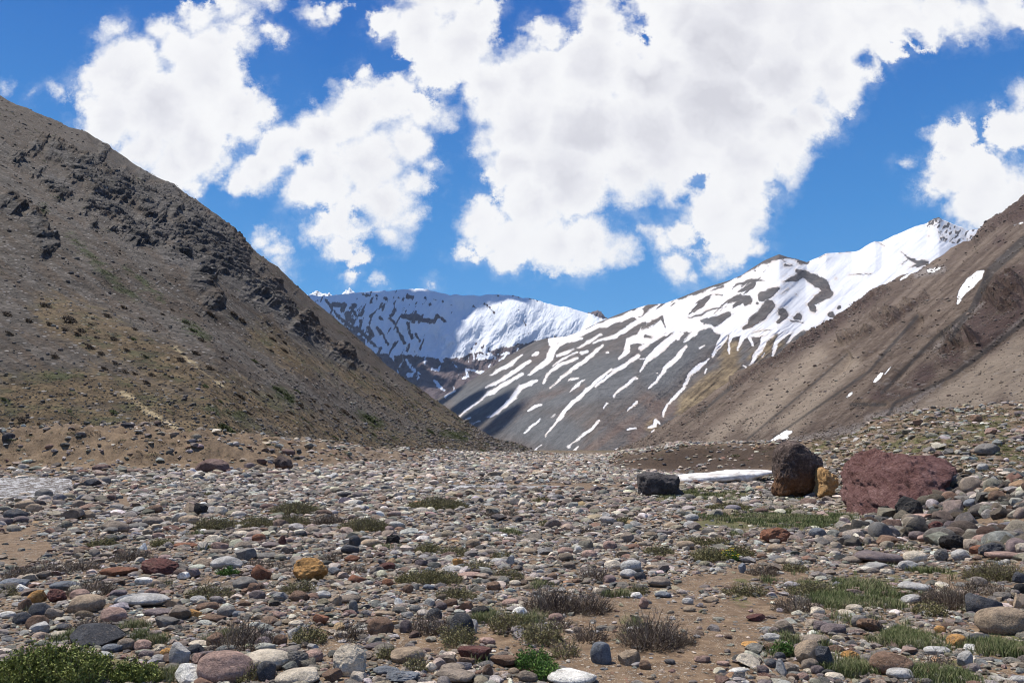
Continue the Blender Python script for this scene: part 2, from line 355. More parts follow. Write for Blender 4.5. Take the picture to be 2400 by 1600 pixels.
farm = b.math('MULTIPLY', b.smooth(vd3, .5, .34), b.math('MULTIPLY', b.attr('far'), .9))
col = b.mix(pm2, soil, pebc2); col = b.mix(pm, col, pebc); col = b.mix(farm, col, pebc3)
bankc = b.ramp(b.math('ADD', b.math('MULTIPLY', n2, .5), b.math('MULTIPLY', n1, .5)), [(.36, (.062, .042, .026)), (.5, (.150, .104, .064)), (.64, (.27, .195, .125))])
col = b.mix(b.math('MULTIPLY', b.attr('left'), .85), col, b.mix(b.math('MULTIPLY', pm, .7), bankc, pebc))
darkc = b.ramp(n2, [(.36, (.024, .015, .010)), (.64, (.070, .045, .030))])
col = b.mix(b.math('MULTIPLY', b.attr('dark'), .95), col, darkc)
gr = b.smooth(b.math('ADD', b.attr('grn'), b.math('MULTIPLY', b.math('SUBTRACT', b.noise(pos, 1.8, 5, .7), .5), 130)), -2, 16)
grass_c = b.ramp(b.noise(pos, 9, 4, .7), [(.3, (.035, .050, .012)), (.55, (.085, .105, .030)), (.75, (.20, .17, .07))])
col = b.mix(b.math('MULTIPLY', gr, .72), col, grass_c)
fb = b.noise(b.vec('MULTIPLY', pos, (.06, .025, .06)), 1.0, 6, .7); col = b.mix(b.math('MULTIPLY', b.attr('farther'), b.smooth(fb, .42, .58)), col, b.ramp(n1, [(.35, (.070, .060, .030)), (.65, (.165, .135, .085))]))
fark = b.smooth(b.attr('farther'), 0, 1, 1, .9); col = b.mix(1.0, col, b.comb(fark, b.math('MULTIPLY', fark, .95), b.math('MULTIPLY', fark, .85)), 'MULTIPLY')
hgt = b.math('ADD', b.math('MULTIPLY', pm, .5), b.math('ADD', b.math('MULTIPLY', pm2, .22), b.math('MULTIPLY', n2, .9)))
hgt = b.math('ADD', hgt, b.math('MULTIPLY', farm, 2.0))
mat_ground = fin(col, b.bump(hgt, .035, .9))
build_ground()

# ------------------------------------------------------------------ hills and mountains: a sheet from foot to crest, with its back slope
def slope_sheet(foot, crest, u0, u1, nu, nt, disp, back=.35, nb=14, cols_=None):
    us = np.linspace(u0, u1, nu) if cols_ is None else cols_; nu_ = len(us); s = np.linspace(0, 1, nt)
    fv, fD = interp_pts(foot, us, 1), interp_pts(foot, us, 2); cv, cD = interp_pts(crest, us, 1), interp_pts(crest, us, 2)
    gk = np.exp(-np.linspace(-2.2, 2.2, 61) ** 2); gk /= gk.sum(); cD = np.convolve(np.pad(cD, 30, mode='edge'), gk, 'valid')
    fx, fy, fz = pt(us, fv, fD); cx, cy, cz = pt(us, cv, cD)
    t = s[None, :] * fD[:, None] / ((1 - s[None, :]) * cD[:, None] + s[None, :] * fD[:, None])
    X = fx[:, None] + (cx - fx)[:, None] * t; Y = fy[:, None] + (cy - fy)[:, None] * t; g9 = np.exp(-np.linspace(-2, 2, 11) ** 2); g9 /= g9.sum(); cz = cz if back != .25 else .35 * cz + .65 * np.convolve(np.pad(cz, 5, mode='edge'), g9, 'valid')
    kw = max(3, int(nu_ * .07)) * 2 + 1; gw = np.exp(-np.linspace(-2, 2, kw) ** 2); gw /= gw.sum(); czs = np.convolve(np.pad(cz, kw // 2, mode='reflect', reflect_type='odd'), gw, 'valid')
    Z = fz[:, None] + (czs - fz)[:, None] * t + (cz - czs)[:, None] * s[None, :] ** 11
    X, Y, Z = disp(X, Y, Z, us[:, None] + 0 * t, s[None, :] + 0 * t)
    bt = np.linspace(0, 1, nb + 1)[1:]
    bx = X[:, -1:] + (X[:, -1:] - X[:, :1]) * .0 + X[:, -1:] * bt * back; by = Y[:, -1:] * (1 + bt * back)
    bz = Z[:, -1:] - (Z[:, -1:] + 60) * bt ** 1.2 * 1.0
    rough = np.abs(Z[:, -1:]) * .05
    bz = bz + rough * fbm(bx * .01, by * .01, 0, 4, 77) * (bt > 0)
    X = np.hstack([X, bx]); Y = np.hstack([Y, by]); Z = np.hstack([Z, bz])
    return X, Y, Z
def sheet_obj(name, XYZ, mat, attrs):
    X, Y, Z = XYZ
    o = link_mesh(name, np.stack([X, Y, Z], -1).reshape(-1, 3), grid_faces(*X.shape), mat, attrs=attrs)
    return tag(o, kind='structure')

# --- left hill
crestL = [(-1600, -420, 330), (-900, -190, 380), (-300, 70, 410), (0, 222, 420), (61, 250, 425), (133, 281, 430), (204, 311, 435), (265, 352, 440), (337, 403, 445), (408, 434, 452), (480, 485, 460),
          (541, 531, 468), (592, 582, 475), (653, 628, 482), (714, 689, 490), (776, 740, 498), (847, 796, 505), (898, 847, 508), (980, 908, 505), (1031, 944, 495), (1102, 995, 475),
          (1163, 1031, 440), (1224, 1041, 400), (1240, 1056, 380), (1290, 1066, 340)]
footL = [(-1600, 1000, 55), (-900, 1003, 57), (0, 1003, 63), (500, 1018, 66), (700, 1040, 80), (900, 1062, 112), (1150, 1068, 170), (1290, 1069, 262)]
def dispL(X, Y, Z, U, T):
    _, V = proj(X, Y, Z)
    env = sstep(Z, 3, 28)
    a = fbm(Y * .035, X * .007, 0, 5, 11) * 4.0 + fbm(X * .018, Y * .018, 0, 4, 12) * 6
    rock = outc(U, V)
    strat = fbm(X * .02, Y * .02, (Z + .25 * X) * .55, 3, 13, .6)
    blk = fbm(X * .22, Y * .10, Z * .35, 4, 14, .6, True)
    bed = (Z + .12 * Y + .10 * X) * .42 + 1.2 * fbm(X * .03, Y * .03, 0, 3, 23)
    saw = (bed - np.floor(bed)); saw = saw * sstep(saw, 1.0, .72) * 1.3
    brk = sstep(fbm(X * .12, Y * .12, Z * .25, 4, 24, .6), -.25, .2)
    dz = (a + rock * (saw * brk * 2.0 + strat * 1.0 + blk * 1.5 + .3)) * (1 - .55 * sstep(T, .93, 1)) + fbm(X * .3, Y * .3, 0, 3, 15) * .35
    jag = fbm(X * .12, Y * .06, 0, 4, 19, .6) * 1.6 * sstep(T, .9, 1)
    k = 1 + env * 0
    return X + dz * env * .55, Y - dz * env * .15, Z + (dz * .55 + jag) * env * k
OUT = (strokes("250 700 60 450 820 90 700 900 120 850 950 100 1000 1120 130 1080 1200 110; 800 1150 110 1050 1250 110 1200 1320 90 1290 1400 30; 900 1280 100 980 1380 36; 1350 1500 50 1440 1560 30; 20 930 50 150 1000 60 220 1100 60; 420 1040 36; 760 860 90 900 980 80 1010 1060 90; 480 660 30; 650 820 60; 240 830 60 400 900 60 560 960 60 640 1050 60", *cL)
       + strokes("0 60 60 100 300 70 250 420 50 400 560 55 550 660 45 640 710 20; 700 560 30 850 650 40 990 770 30", *cP))
LEDGE = strokes("0 540 200 250 740 240 600 940 330 900 1120 300 1180 1320 200 1400 1500 80", *cL)
def outc(U, V):
    f = np.maximum(field(U, V, OUT), np.minimum(field(U, V, LEDGE), 24) - 34 + 75 * fbm(U * .022, V * .030, 0, 4, 27, .6))
    return sstep(f + 26 * fbm(U * .035, V * .035, 0, 4, 21), -10, 12)
XYZ = slope_sheet(footL, crestL, -1600, 1290, 0, 760, dispL, cols_=np.concatenate([np.linspace(-1600, -90, 150)[:-1], np.linspace(-90, 1290, 1250)]))
# denser in view than outside it is not needed: one even sheet
U, V = proj(*XYZ); inU = (XYZ[1] > 1)
GRL = (strokes("330 1080 20 450 1220 36 560 1330 36 640 1370 15; 580 1230 12 680 1310 18 760 1390 10; 850 1480 20 950 1540 14; 200 960 30", *cL)
       + strokes("1140 150 40 1270 240 40; 1700 560 50 1780 620 50; 2200 700 30 2300 770 50; 0 610 30 60 640 20; 1280 660 30 1350 680 30 1480 720 40; 300 470 40 500 480 40", *cM) + strokes("650 980 40 760 1030 40; 1150 1090 40 1280 1110 40; 1060 1080 30; 900 720 20 990 780 20", *cP))
YEL = strokes("745 575 14 800 600 34 900 680 34 1000 740 26 1080 790 14; 1070 300 20 1150 370 9 1300 490 9 1380 550 5", *cM)
OCH = (strokes("100 600 190 500 550 170 900 650 170 1200 700 140 1500 640 140 1800 750 130 2100 850 90 2350 960 80; 300 60 130 600 200 170 900 350 170 1200 500 130 1500 640 120; 60 700 200 500 760 180 1000 800 120 1500 800 120", *cM)
       + strokes("0 480 50 200 590 60 450 690 40; 1000 840 60 1200 960 60 1500 1130 60; 700 1100 80 1000 1180 80 1400 1180 80 1650 1190 50; 500 700 40 900 900 50 1200 1050 50", *cP))
CRV = strokes("0 520 90 300 720 100 600 900 90; 0 450 40 200 540 40 400 620 40 600 720 34 800 850 30 1000 1000 30 1200 1180 34 1400 1360 40 1560 1500 40", *cL) + strokes("200 130 50 400 320 60 600 480 60 800 660 50 1000 820 40 1300 1000 30 1600 1160 20", *cP)
b, p, fin = material('hill_scree')
pos = b.pos()
st_co = b.comb(b.math('MULTIPLY', b.attr('across'), .055), b.math('MULTIPLY', b.attr('down'), .006), 0.0)           # runs of scree lie down the fall line
st = b.noise(st_co, 1.0, 6, .62); n1 = b.noise(pos, .05, 6, .65); n2 = b.noise(pos, .45, 6, .68); n3 = b.noise(pos, 2.2, 5, .7)
vd = b.voro(pos, 1.3); vc = b.voro(pos, 1.3, out='Color'); vd2 = b.voro(pos, .5); vc2 = b.voro(pos, .5, out='Color')
nn = b.lin(b.math('ADD', b.math('MULTIPLY', n2, .55), b.math('MULTIPLY', n3, .45)), .30, .70, 0, 1)
scree = b.ramp(nn, [(.1, (.020, .016, .012)), (.4, (.060, .050, .040)), (.6, (.096, .080, .065)), (.9, (.20, .172, .145))])
scree = b.mix(b.smooth(st, .42, .60, 0, .85), scree, b.ramp(nn, [(.2, (.026, .018, .012)), (.8, (.100, .068, .044))]))
och = b.ramp(nn, [(.15, (.032, .022, .011)), (.5, (.108, .072, .034)), (.85, (.21, .148, .075))])
def amask(b, name, amp, lo, hi, ns):
    return b.smooth(b.math('ADD', b.attr(name), b.math('MULTIPLY', b.math('SUBTRACT', ns, .5), amp)), lo, hi)
mo = amask(b, 'och', 150, -20, 26, b.math('ADD', b.math('MULTIPLY', st, .5), b.math('MULTIPLY', n2, .5)))
col = b.mix(b.math('MULTIPLY', mo, .95), scree, och)
col = b.mix(b.math('MULTIPLY', amask(b, 'crv', 120, -20, 25, n2), .75), col, b.ramp(nn, [(.15, (.018, .013, .009)), (.8, (.092, .064, .043))]))
bedc = b.noise(b.vec('MULTIPLY', pos, (.05, .06, 1.1)), 1.0, 5, .7)
nnr = b.math('ADD', b.math('MULTIPLY', nn, .55), b.lin(bedc, .35, .65, 0, .45))
rockc = b.ramp(nnr, [(.2, (.020, .018, .016)), (.5, (.070, .062, .055)), (.85, (.19, .168, .148))])
col = b.mix(b.math('MULTIPLY', b.attr('rock'), .92), col, rockc)
col = b.mix(b.math('MULTIPLY', b.math('MULTIPLY', b.smooth(vd, .36, .22), b.math('GREATER_THAN', b.sep(vc)[0], .62)), .8), col, b.ramp(b.sep(vc)[1], [(0, (.10, .085, .075)), (1, (.36, .33, .30))]))
col = b.mix(b.math('MULTIPLY', amask(b, 'grn', 110, -6, 12, b.noise(pos, .5, 5, .75)), .85), col, b.ramp(n3, [(.3, (.022, .032, .010)), (.7, (.070, .082, .028))]))
low = b.math('MULTIPLY', b.smooth(b.noise(pos, .16, 6, .75), .50, .60), b.math('MULTIPLY', mo, .75))
col = b.mix(low, col, b.ramp(nn, [(.2, (.030, .032, .012)), (.8, (.095, .092, .036))]))
col = b.mix(amask(b, 'yel', 34, -4, 5, n2), col, b.ramp(nn, [(.35, (.26, .19, .10)), (.7, (.46, .37, .22))]))
hh = b.math('ADD', b.math('MULTIPLY', n2, 1.3), b.math('ADD', b.math('MULTIPLY', n3, .8), b.math('ADD', b.math('MULTIPLY', b.smooth(vd, .4, .2), .3), b.math('MULTIPLY', b.math('MULTIPLY', bedc, b.attr('rock')), 3.0))))
mat_hill = fin(col, b.bump(hh, .55, .85))
sheet_obj('hill', XYZ, mat_hill, {'rock': outc(U, V) * inU, 'grn': field(U, V, GRL), 'yel': field(U, V, YEL), 'och': field(U, V, OCH) + 16, 'crv': field(U, V, CRV) + 14, 'across': -U * .57 + V * .82, 'down': U * .82 + V * .57})
HL = XYZ

# --- right hill
def q2(x, y): return cQ[0] + x * cQ[2], cQ[1] + y * cQ[2]
crestR = [(*q2(x, y), d) for x, y, d in [(-240, 1610, 420), (-60, 1545, 430), (0, 1520, 440), (200, 1400, 520), (300, 1330, 560), (450, 1230, 600), (600, 1130, 640), (700, 1070, 660), (830, 1000, 690), (930, 925, 710), (1050, 840, 730),
          (1150, 790, 750), (1300, 695, 780), (1390, 625, 790), (1450, 590, 800), (1600, 505, 830), (1680, 490, 840), (1770, 430, 850), (1900, 345, 870), (2010, 300, 880), (2040, 300, 885), (2080, 232, 890), (2130, 190, 895), (2200, 150, 900), (2260, 108, 910), (2352, 35, 920)]]
crestR += [(2700, 330, 930), (3200, 60, 940), (4200, -500, 900)]
footR = [(1400, 1068, 400), (1500, 1064, 300), (1560, 1066, 240), (1700, 1075, 190), (1900, 1085, 150), (2080, 1085, 130), (2400, 1085, 110), (4200, 1085, 90)]
GUL = strokes("620 1545 8 900 1310 9 1100 1140 9 1270 990 5; 1340 1480 14 1520 1370 16 1560 1290 14 1700 1230 14 1900 1130 20 2000 1060 24 2352 800 26; 1900 900 24 2040 700 30 2150 480 50 2352 300 60; 1480 1230 16 1800 900 20 2000 740 20; 820 1500 10 1400 1100 14 1700 760 20; 350 1370 12 560 1190 20; 1300 1300 20 1500 1300 20", *cQ)
def dispR(X, Y, Z, U, T):
    _, V = proj(X, Y, Z); env = sstep(Z, 2, 30)
    gx = (X + Y * .25)
    a = fbm(gx * .004, Y * .022 - X * .006, 0, 5, 31) * 9 + fbm(X * .009, Y * .009, 0, 4, 32) * 8
    r = sstep(field(U, V, REDO) + 20 * fbm(U * .04, V * .04, 0, 4, 33), -8, 12)
    g = sstep(field(U, V, GUL), -9, 3)
    dz = a + r * (fbm(X * .06, Y * .06, Z * .06, 5, 34, .6, True) * 7 + 3) - g * 4.0 + fbm(X * .12, Y * .12, 0, 4, 35) * 1.2
    jag = fbm(X * .04, Y * .04, 0, 4, 36, .6) * 4.5 * sstep(T, .92, 1)
    dz = dz * (1 - .6 * sstep(T, .94, 1))
    return X - dz * env * .45, Y - dz * env * .15, Z + (dz * .55 + jag) * env
REDO = strokes("1500 600 46 1300 715 40 1100 850 50 1000 930 50 700 1090 46 560 1190 24; 400 1310 20 330 1370 12; 2352 80 90 2150 200 50 2090 260 40; 2060 300 30; 1900 880 60 1950 950 60 1880 1000 30; 1310 1310 16 1420 1300 18; 2250 700 120 2150 600 90 2300 560 100; 1640 1180 14; 1430 770 34 1600 740 40 1750 640 40 1500 820 30; 1250 900 24 1400 850 26 1330 890; 2060 930 40", *cQ)
PUR = strokes("2100 860 260 2300 620 330; 1750 1100 130 1690 1170 90; 1900 1000 160; 2200 300 60; 1450 1250 80 1650 1230 40; 2352 100 160 2200 180 60; 1400 640 90 1150 830 90 800 1040 50", *cQ)
PAL = strokes("900 1525 26 1300 1450 50 1530 1390 60; 1700 980 14 1790 975 14 1880 1010 14; 1800 960 36 1950 800 30 2100 680 24; 1920 1110 14 2352 770 24; 2200 420 30 2352 320 12; 1450 1170 8 1560 1170 7 1700 1210 6; 1480 1225 6 1570 1245 5; 1700 500 60 1850 470 50; 1400 1390 60 1600 1330 40 1850 1160 24", *cQ)
TAN = strokes("2352 1000 220 1900 1300 200 1600 1420 60; 700 1400 130 1100 1000 90; 900 1430 100 1300 1050 80; 450 1500 70 900 1130 50; 2352 1200 200", *cQ)
SNR = strokes("1945 685 10 1955 640 30 1975 610 44 2020 560 72 2070 510 56 2100 485 20; 1768 480 20 1800 478 26 1840 470 10; 1592 538 12 1630 512 16 1650 500 8 1675 492 4; 1435 1162 10 1450 1145 24 1480 1110 18; 1498 1112 8 1520 1085 14 1536 1068 6; 1268 1258 10 1285 1240 16 1298 1228 6; "
              "780 1538 6 840 1510 30 900 1478 38 925 1468 16; 850 1530 20 900 1500 30; 345 1562 6 400 1545 14 445 1528 6; 2290 205 6 2345 185 8; 2268 126 4", *cQ)
XYZ = slope_sheet(footR, crestR, 1410, 4200, 0, 560, dispR, cols_=np.concatenate([np.linspace(1410, 2500, 1000)[:-1], np.linspace(2500, 4200, 150)]))
U, V = proj(*XYZ)
b, p, fin = material('tan_hill_scree')
pos = b.pos()
st_co = b.comb(b.math('MULTIPLY', b.attr('across'), .075), b.math('MULTIPLY', b.attr('down'), .005), 0.0)
st = b.noise(st_co, 1.0, 6, .62); n1 = b.noise(pos, .02, 6, .65); n2 = b.noise(pos, .16, 8, .72); n3 = b.noise(pos, .7, 6, .78)
nn = b.lin(b.math('ADD', b.math('MULTIPLY', n2, .5), b.math('MULTIPLY', n3, .5)), .30, .70, 0, 1)
vd = b.voro(pos, .35); vc = b.voro(pos, .35, out='Color')
base = b.ramp(nn, [(.1, (.085, .061, .045)), (.5, (.190, .140, .104)), (.85, (.30, .235, .182))])
base = b.mix(b.smooth(st, .42, .58, 0, .85), base, b.ramp(nn, [(.1, (.050, .032, .023)), (.8, (.150, .104, .076))]))
tan = b.ramp(nn, [(.1, (.205, .158, .115)), (.85, (.42, .335, .255))])
col = b.mix(b.math('MULTIPLY', amask(b, 'tan', 60, -20, 12, st), .95), base, tan)
col = b.mix(b.math('MULTIPLY', amask(b, 'pur', 60, -14, 16, n2), .9), col, b.ramp(nn, [(.1, (.026, .014, .012)), (.5, (.075, .044, .037)), (.85, (.145, .092, .078))]))
col = b.mix(b.math('MULTIPLY', amask(b, 'pal', 22, -4, 6, st), .85), col, b.ramp(nn, [(.28, (.16, .13, .115)), (.75, (.33, .285, .255))]))
col = b.mix(b.math('MULTIPLY', amask(b, 'rock', 50, -8, 8, n2), .8), col, b.ramp(nn, [(.1, (.024, .013, .010)), (.5, (.075, .045, .034)), (.85, (.18, .125, .095))]))
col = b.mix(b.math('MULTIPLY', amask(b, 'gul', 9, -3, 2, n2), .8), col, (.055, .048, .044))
sgr = b.math('MULTIPLY', b.smooth(b.noise(pos, .12, 5, .8), .52, .64), b.attr('veg'))
col = b.mix(b.math('MULTIPLY', sgr, .7), col, (.075, .070, .032))
col = b.mix(b.math('MULTIPLY', b.math('MULTIPLY', b.smooth(vd, .34, .2), b.math('GREATER_THAN', b.sep(vc)[0], .72)), .6), col, b.ramp(b.sep(vc)[1], [(0, (.07, .052, .045)), (1, (.36, .31, .27))]))
snow = amask(b, 'snow', 12, -.8, .8, n2)
col = b.mix(snow, col, (.86, .84, .82))
hh = b.math('MULTIPLY', b.math('ADD', b.math('MULTIPLY', n2, 1.0), b.math('MULTIPLY', n3, .7)), b.math('SUBTRACT', 1.0, b.math('MULTIPLY', snow, .85)))
mat_hr = fin(col, b.bump(hh, 2.4, 1.0))
vegR = sstep(field(U, V, strokes("0 1500 60 300 1400 70 500 1290 50 900 1010 20; 2352 1290 60; 200 1540 80", *cQ)), -10, 20)
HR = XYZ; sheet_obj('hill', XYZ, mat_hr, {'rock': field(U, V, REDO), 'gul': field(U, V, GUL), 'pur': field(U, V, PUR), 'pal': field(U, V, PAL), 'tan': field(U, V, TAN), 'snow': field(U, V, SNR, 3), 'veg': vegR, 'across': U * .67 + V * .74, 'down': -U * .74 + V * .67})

# --- striped mountain
crestM = [(*q2(x, y), d) for x, y, d in [(0, 705, 2050), (50, 690, 2060), (150, 682, 2080), (250, 645, 2100), (350, 605, 2120), (450, 572, 2140), (550, 540, 2160), (620, 510, 2180), (680, 470, 2200), (760, 420, 2220), (800, 403, 2240), (850, 383, 2250),
          (900, 400, 2260), (960, 412, 2290), (1020, 432, 2400), (1050, 418, 2500), (1100, 398, 2560), (1140, 375, 2600), (1200, 372, 2650), (1300, 365, 2700), (1340, 352, 2700), (1400, 312, 2700), (1440, 295, 2700), (1480, 300, 2720), (1560, 258, 2800), (1610, 240, 2850),
          (1690, 210, 2900), (1760, 190, 2950), (1800, 165, 2980), (1830, 152, 3000), (1860, 172, 3000), (1900, 185, 3000), (1960, 215, 2990), (2000, 235, 2980), (2060, 225, 3100), (2110, 245, 3200), (2200, 300, 3200)]]
cM2 = [(600 + x * .3827, 600 + y * .3827, d) for x, y, d in [(1040, 905, 2250), (1095, 880, 2200), (1200, 828, 2150), (1300, 770, 2120), (1400, 705, 2100), (1500, 640, 2080), (1600, 580, 2060), (1700, 525, 2050), (1760, 505, 2040), (1900, 490, 2030), (2000, 455, 2030), (2100, 405, 2035), (2200, 365, 2040), (2300, 328, 2045)]]
crestM = [(u_, v_, d_ if u_ < 1826 else 2250 + (u_ - 1826) * 1.95) for u_, v_, d_ in crestM]
crestM = cM2 + crestM
footM = [(1000, 1072, 1500), (1240, 1072, 1100), (1400, 1072, 850), (1600, 1072, 900), (2360, 1072, 1300)]
SNB = [[(q2(x, y)[0], q2(x, y)[1], w * .3827 * .5) for x, y, w in seg] for seg in [
    [(20, 740, 110), (200, 730, 130), (400, 680, 140), (600, 610, 140), (800, 520, 190), (900, 480, 150)], [(100, 800, 120), (300, 790, 120), (500, 740, 180), (700, 690, 220), (900, 600, 260), (1100, 520, 200), (1300, 470, 220), (1600, 400, 240), (1900, 280, 260)],
    [(20, 880, 90), (200, 830, 60)], [(480, 830, 90), (700, 800, 180), (900, 760, 180), (1100, 700, 200), (1300, 600, 220), (1600, 500, 200), (1800, 380, 200)], [(600, 850, 60), (800, 820, 120), (1000, 800, 110), (1150, 740, 120), (1250, 700, 80)], [(1000, 560, 200), (1250, 560, 200)],
    [(1100, 430, 120), (1400, 380, 150), (1750, 250, 150), (1950, 240, 100), (2040, 280, 80)], [(1800, 200, 60), (1900, 220, 60), (2100, 270, 60)]]]
SNS = strokes("""1245 975 3 1320 920 8 1400 865 10 1430 835 22 1520 790 20 1630 720 12; 1410 805 4 1500 760 18 1600 690 22 1680 640 8; 1430 730 4 1480 700 14 1560 660 18 1635 605 5;
 1415 988 4 1480 950 18 1560 880 26 1620 800 26 1720 765 12; 1665 945 6 1700 925 18 1748 908 6; 1640 1080 4 1690 1040 12 1735 995 5; 1775 1100 3 1830 1030 12 1890 950 20 1980 860 20 2080 770 18 2180 690 10; 2080 800 8 2200 700 20 2340 615 20;
 1910 1170 3 1980 1110 9 2050 1060 11 2100 1000 4; 1905 1228 8 1940 1200 14 1975 1168 4; 1690 1205 6 1715 1185 10 1740 1155 3; 1800 805 3 1880 740 10 1960 680 18 2060 600 22 2130 545 8; 1760 780 6 1790 720 14 1850 670 20 1965 625 8;
 1670 730 6 1740 680 22 1790 630 36 1830 560 44 1800 515 30; 1800 520 30 1900 510 36 2000 470 30 2100 430 26 2350 340 40; 1840 610 8 1900 595 16 1945 570 6; 1825 665 4 1880 630 10 1965 585 5; 1965 560 6 2040 520 18 2120 480 8;
 1990 590 16 2030 580 14; 1920 830 6 1960 795 18 2010 758 5; 1920 760 4 1975 748 6; 2185 860 4 2230 820 12 2330 745 14; 2150 905 5 2135 930 5; 1285 1000 6 1315 990 6; 1320 1028 4 1370 1005 6; 1155 862 3 1215 828 6; 2280 938 3 2330 895 6; 2275 1062 6 2325 1055 8;
 2160 1215 8 2205 1185 14; 1690 605 5 1728 590 10; 1805 990 6 1828 970 8; 2220 630 8 2270 580 34 2280 520 40 2350 500 50; 2065 530 5 2180 495 24 2300 430 26 2350 400 26; 1830 560 12 1900 520 24 2000 500 10; 2150 590 4 2155 588 6; 1515 1035 2""", *cP) + \
 strokes("""0 1095 8 40 1030 22 80 990 40 150 930 40 230 870 36; 55 1200 4 100 1150 12 160 1080 24 240 1000 26 280 940 8; 105 1110 8; 270 915 6 320 870 24 370 830 36; 230 900 5 260 860 16;
 140 1370 9 170 1300 9 230 1240 16 270 1200 16 300 1120 22 350 1080 32 420 1020 8; 55 1440 8 95 1430 18 100 1395 12 125 1420 8; 60 1480 5 85 1455 7; 120 1480 4 160 1460 6; 400 1110 6 408 1085 4; 445 1005 10 470 970 16 500 920 30 520 870 44;
 550 990 8 545 930 11 560 870 16; 600 965 5 625 900 24 660 860 34; 670 1070 12 700 1010 26 740 960 30 760 900 34 830 850 36; 690 940 10 665 890 16; 810 1000 8 830 940 20 860 890 26 920 830 44; 900 920 8 960 850 36 1020 820 30;
 750 1005 4 765 980 4; 630 1060 5 655 1075 5; 365 960 5 395 940 5; 0 1020 9 25 1018 8; 0 960 20 60 920 20 120 880 30; 1060 860 8 1090 820 8""", *cQ)
RKS = strokes("""0 740 44 60 705 34 110 690 10; 10 840 12 70 800 34 130 760 24 160 830 8; 430 610 5 510 575 14; 465 630 16 500 628 12; 560 590 5 600 560 14 680 545 26 760 540 6; 600 610 10 680 580 44 700 560 24;
 540 670 26 600 650 44 660 660 54 640 690 24; 300 770 9 370 750 16 440 715 12 500 700 8; 380 790 26 460 790 60 540 750 34; 750 640 54 800 610 54 840 590 24; 720 680 16; 790 690 70 740 760 64 680 800 50 640 830 24;
 880 550 8 950 530 44 1000 500 44 960 480 24; 1000 500 50 1060 530 60 1120 570 84 1150 620 70 1090 650 60 1040 690 34 1060 720 44; 870 730 60 890 760 50 840 800 24; 970 760 46 950 770 24; 1215 705 30; 1280 690 9 1290 710 7;
 1170 750 44 1200 770 16; 580 545 4 640 500 14 700 460 17 780 412 12; 700 480 16; 860 405 8 890 430 9; 890 450 13 930 452 11; 780 448 7; 1600 370 8 1640 400 12 1700 430 26 1760 430 30 1700 450 26; 1640 470 4 1700 440 16; 1600 440 3 1640 410 5;
 1340 350 7 1420 300 5 1460 300 5 1500 335 4; 1100 400 5 1150 378 4; 1220 370 4 1300 365 4; 1280 505 5 1340 500 8 1410 505 5; 1200 530 8; 1840 290 5; 1770 270 5; 1820 240 5 1830 250 5; 1945 300 10; 1850 260 4 1860 280 5; 310 715 5 400 690 4; 30 880 26 70 890 8; 500 765 3 530 760 4; 760 850 6 840 830 6; 920 790 8 1000 800 6; 1100 690 7; 1130 790 10; 960 620 5; 680 870 4 760 840 6 800 850 9; 850 900 4 900 850 6""", *cQ)
def dispM(X, Y, Z, U, T):
    _, V = proj(X, Y, Z)
    w = (U * .64 + V * .77)                     # across the gullies
    al = (U * .77 - V * .64)
    env = sstep(Z, 0, 120) * (1 - .75 * sstep(T, .95, 1))
    a = fbm(w * .022, al * .004, 0, 5, 41, .5) * 13 + fbm(w * .008, al * .004, 3, 3, 42) * 10
    a = a + fbm(w * .09, al * .02, 0, 4, 43, .55, True) * 3.5 * sstep(field(U, V, BAD), -40, 10)
    jag = fbm(X * .012, Y * .012, 0, 4, 46, .6) * 9 * sstep(T, .94, 1) * sstep(U, 1850, 2100)
    return X + 0 * a, Y - a * env, Z + a * env * .25 + jag
BAD = strokes("520 950 110 700 960 110 560 1150 120 350 1300 110 700 900 90 900 880 70", *cQ)
YLW = strokes("560 960 90 540 1120 120 430 1180 120 300 1290 100 250 1420 60; 700 1000 60 850 930 60; 80 1440 60", *cQ)
GRY = strokes("100 1100 200 300 960 120; 400 860 160; 100 1000 140", *cQ) + strokes("1300 880 160 1700 820 240 2200 740 240; 1500 980 160 1900 1100 160", *cP)
REDM = strokes("60 1290 90 200 1330 60 0 1450 80; 500 850 40 800 850 50", *cQ) + strokes("1450 1050 60 1750 860 30 2000 800 20; 2000 1200 50 2300 1000 60; 2320 1100 90", *cP)
XYZ = slope_sheet(footM, crestM, 1000, 2345, 1150, 520, dispM, back=.25)
XM = XYZ; U, V = proj(*XYZ)
sn = np.maximum(np.minimum(field(U, V, SNB, 9), -field(U, V, RKS, 5) + .6), field(U, V, SNS, 5) + 1.0)
stripe = fbm((U * .64 + V * .77) * .075, (U * .77 - V * .64) * .016, 0, 4, 98, .55)
rib = (.30 - stripe) * 26 + 22 * sstep(U, 1830, 1930) + 8 * sstep(V, 640, 600)
sn = np.where(field(U, V, SNS, 5) > -3, sn, np.minimum(sn, rib))
pk = field(U, V, strokes("1770 190 40 1830 180 60 1860 210 60; 1880 200 50 1960 240 60 2040 270 60; 1870 270 50 1980 290 50", *cQ), 4)
sn = np.where(pk > -4, np.minimum(sn, 2.2 + 14 * fbm(U * .16 + V * .10, V * .10 - U * .06, 0, 4, 97, .6) - .12 * pk), sn)
sn = np.maximum(sn, -60)
b, p, fin = material('striped_mountain')
pos = b.pos(); n1 = b.noise(pos, .004, 6, .62); n2 = b.noise(pos, .03, 6, .68); n3 = b.noise(pos, .15, 4, .7)
nn = b.lin(b.math('ADD', b.math('MULTIPLY', n2, .55), b.math('MULTIPLY', n3, .45)), .30, .70, 0, 1)
st = b.noise(b.comb(b.math('MULTIPLY', b.attr('across'), .06), b.math('MULTIPLY', b.attr('down'), .006), 0.0), 1.0, 6, .65)
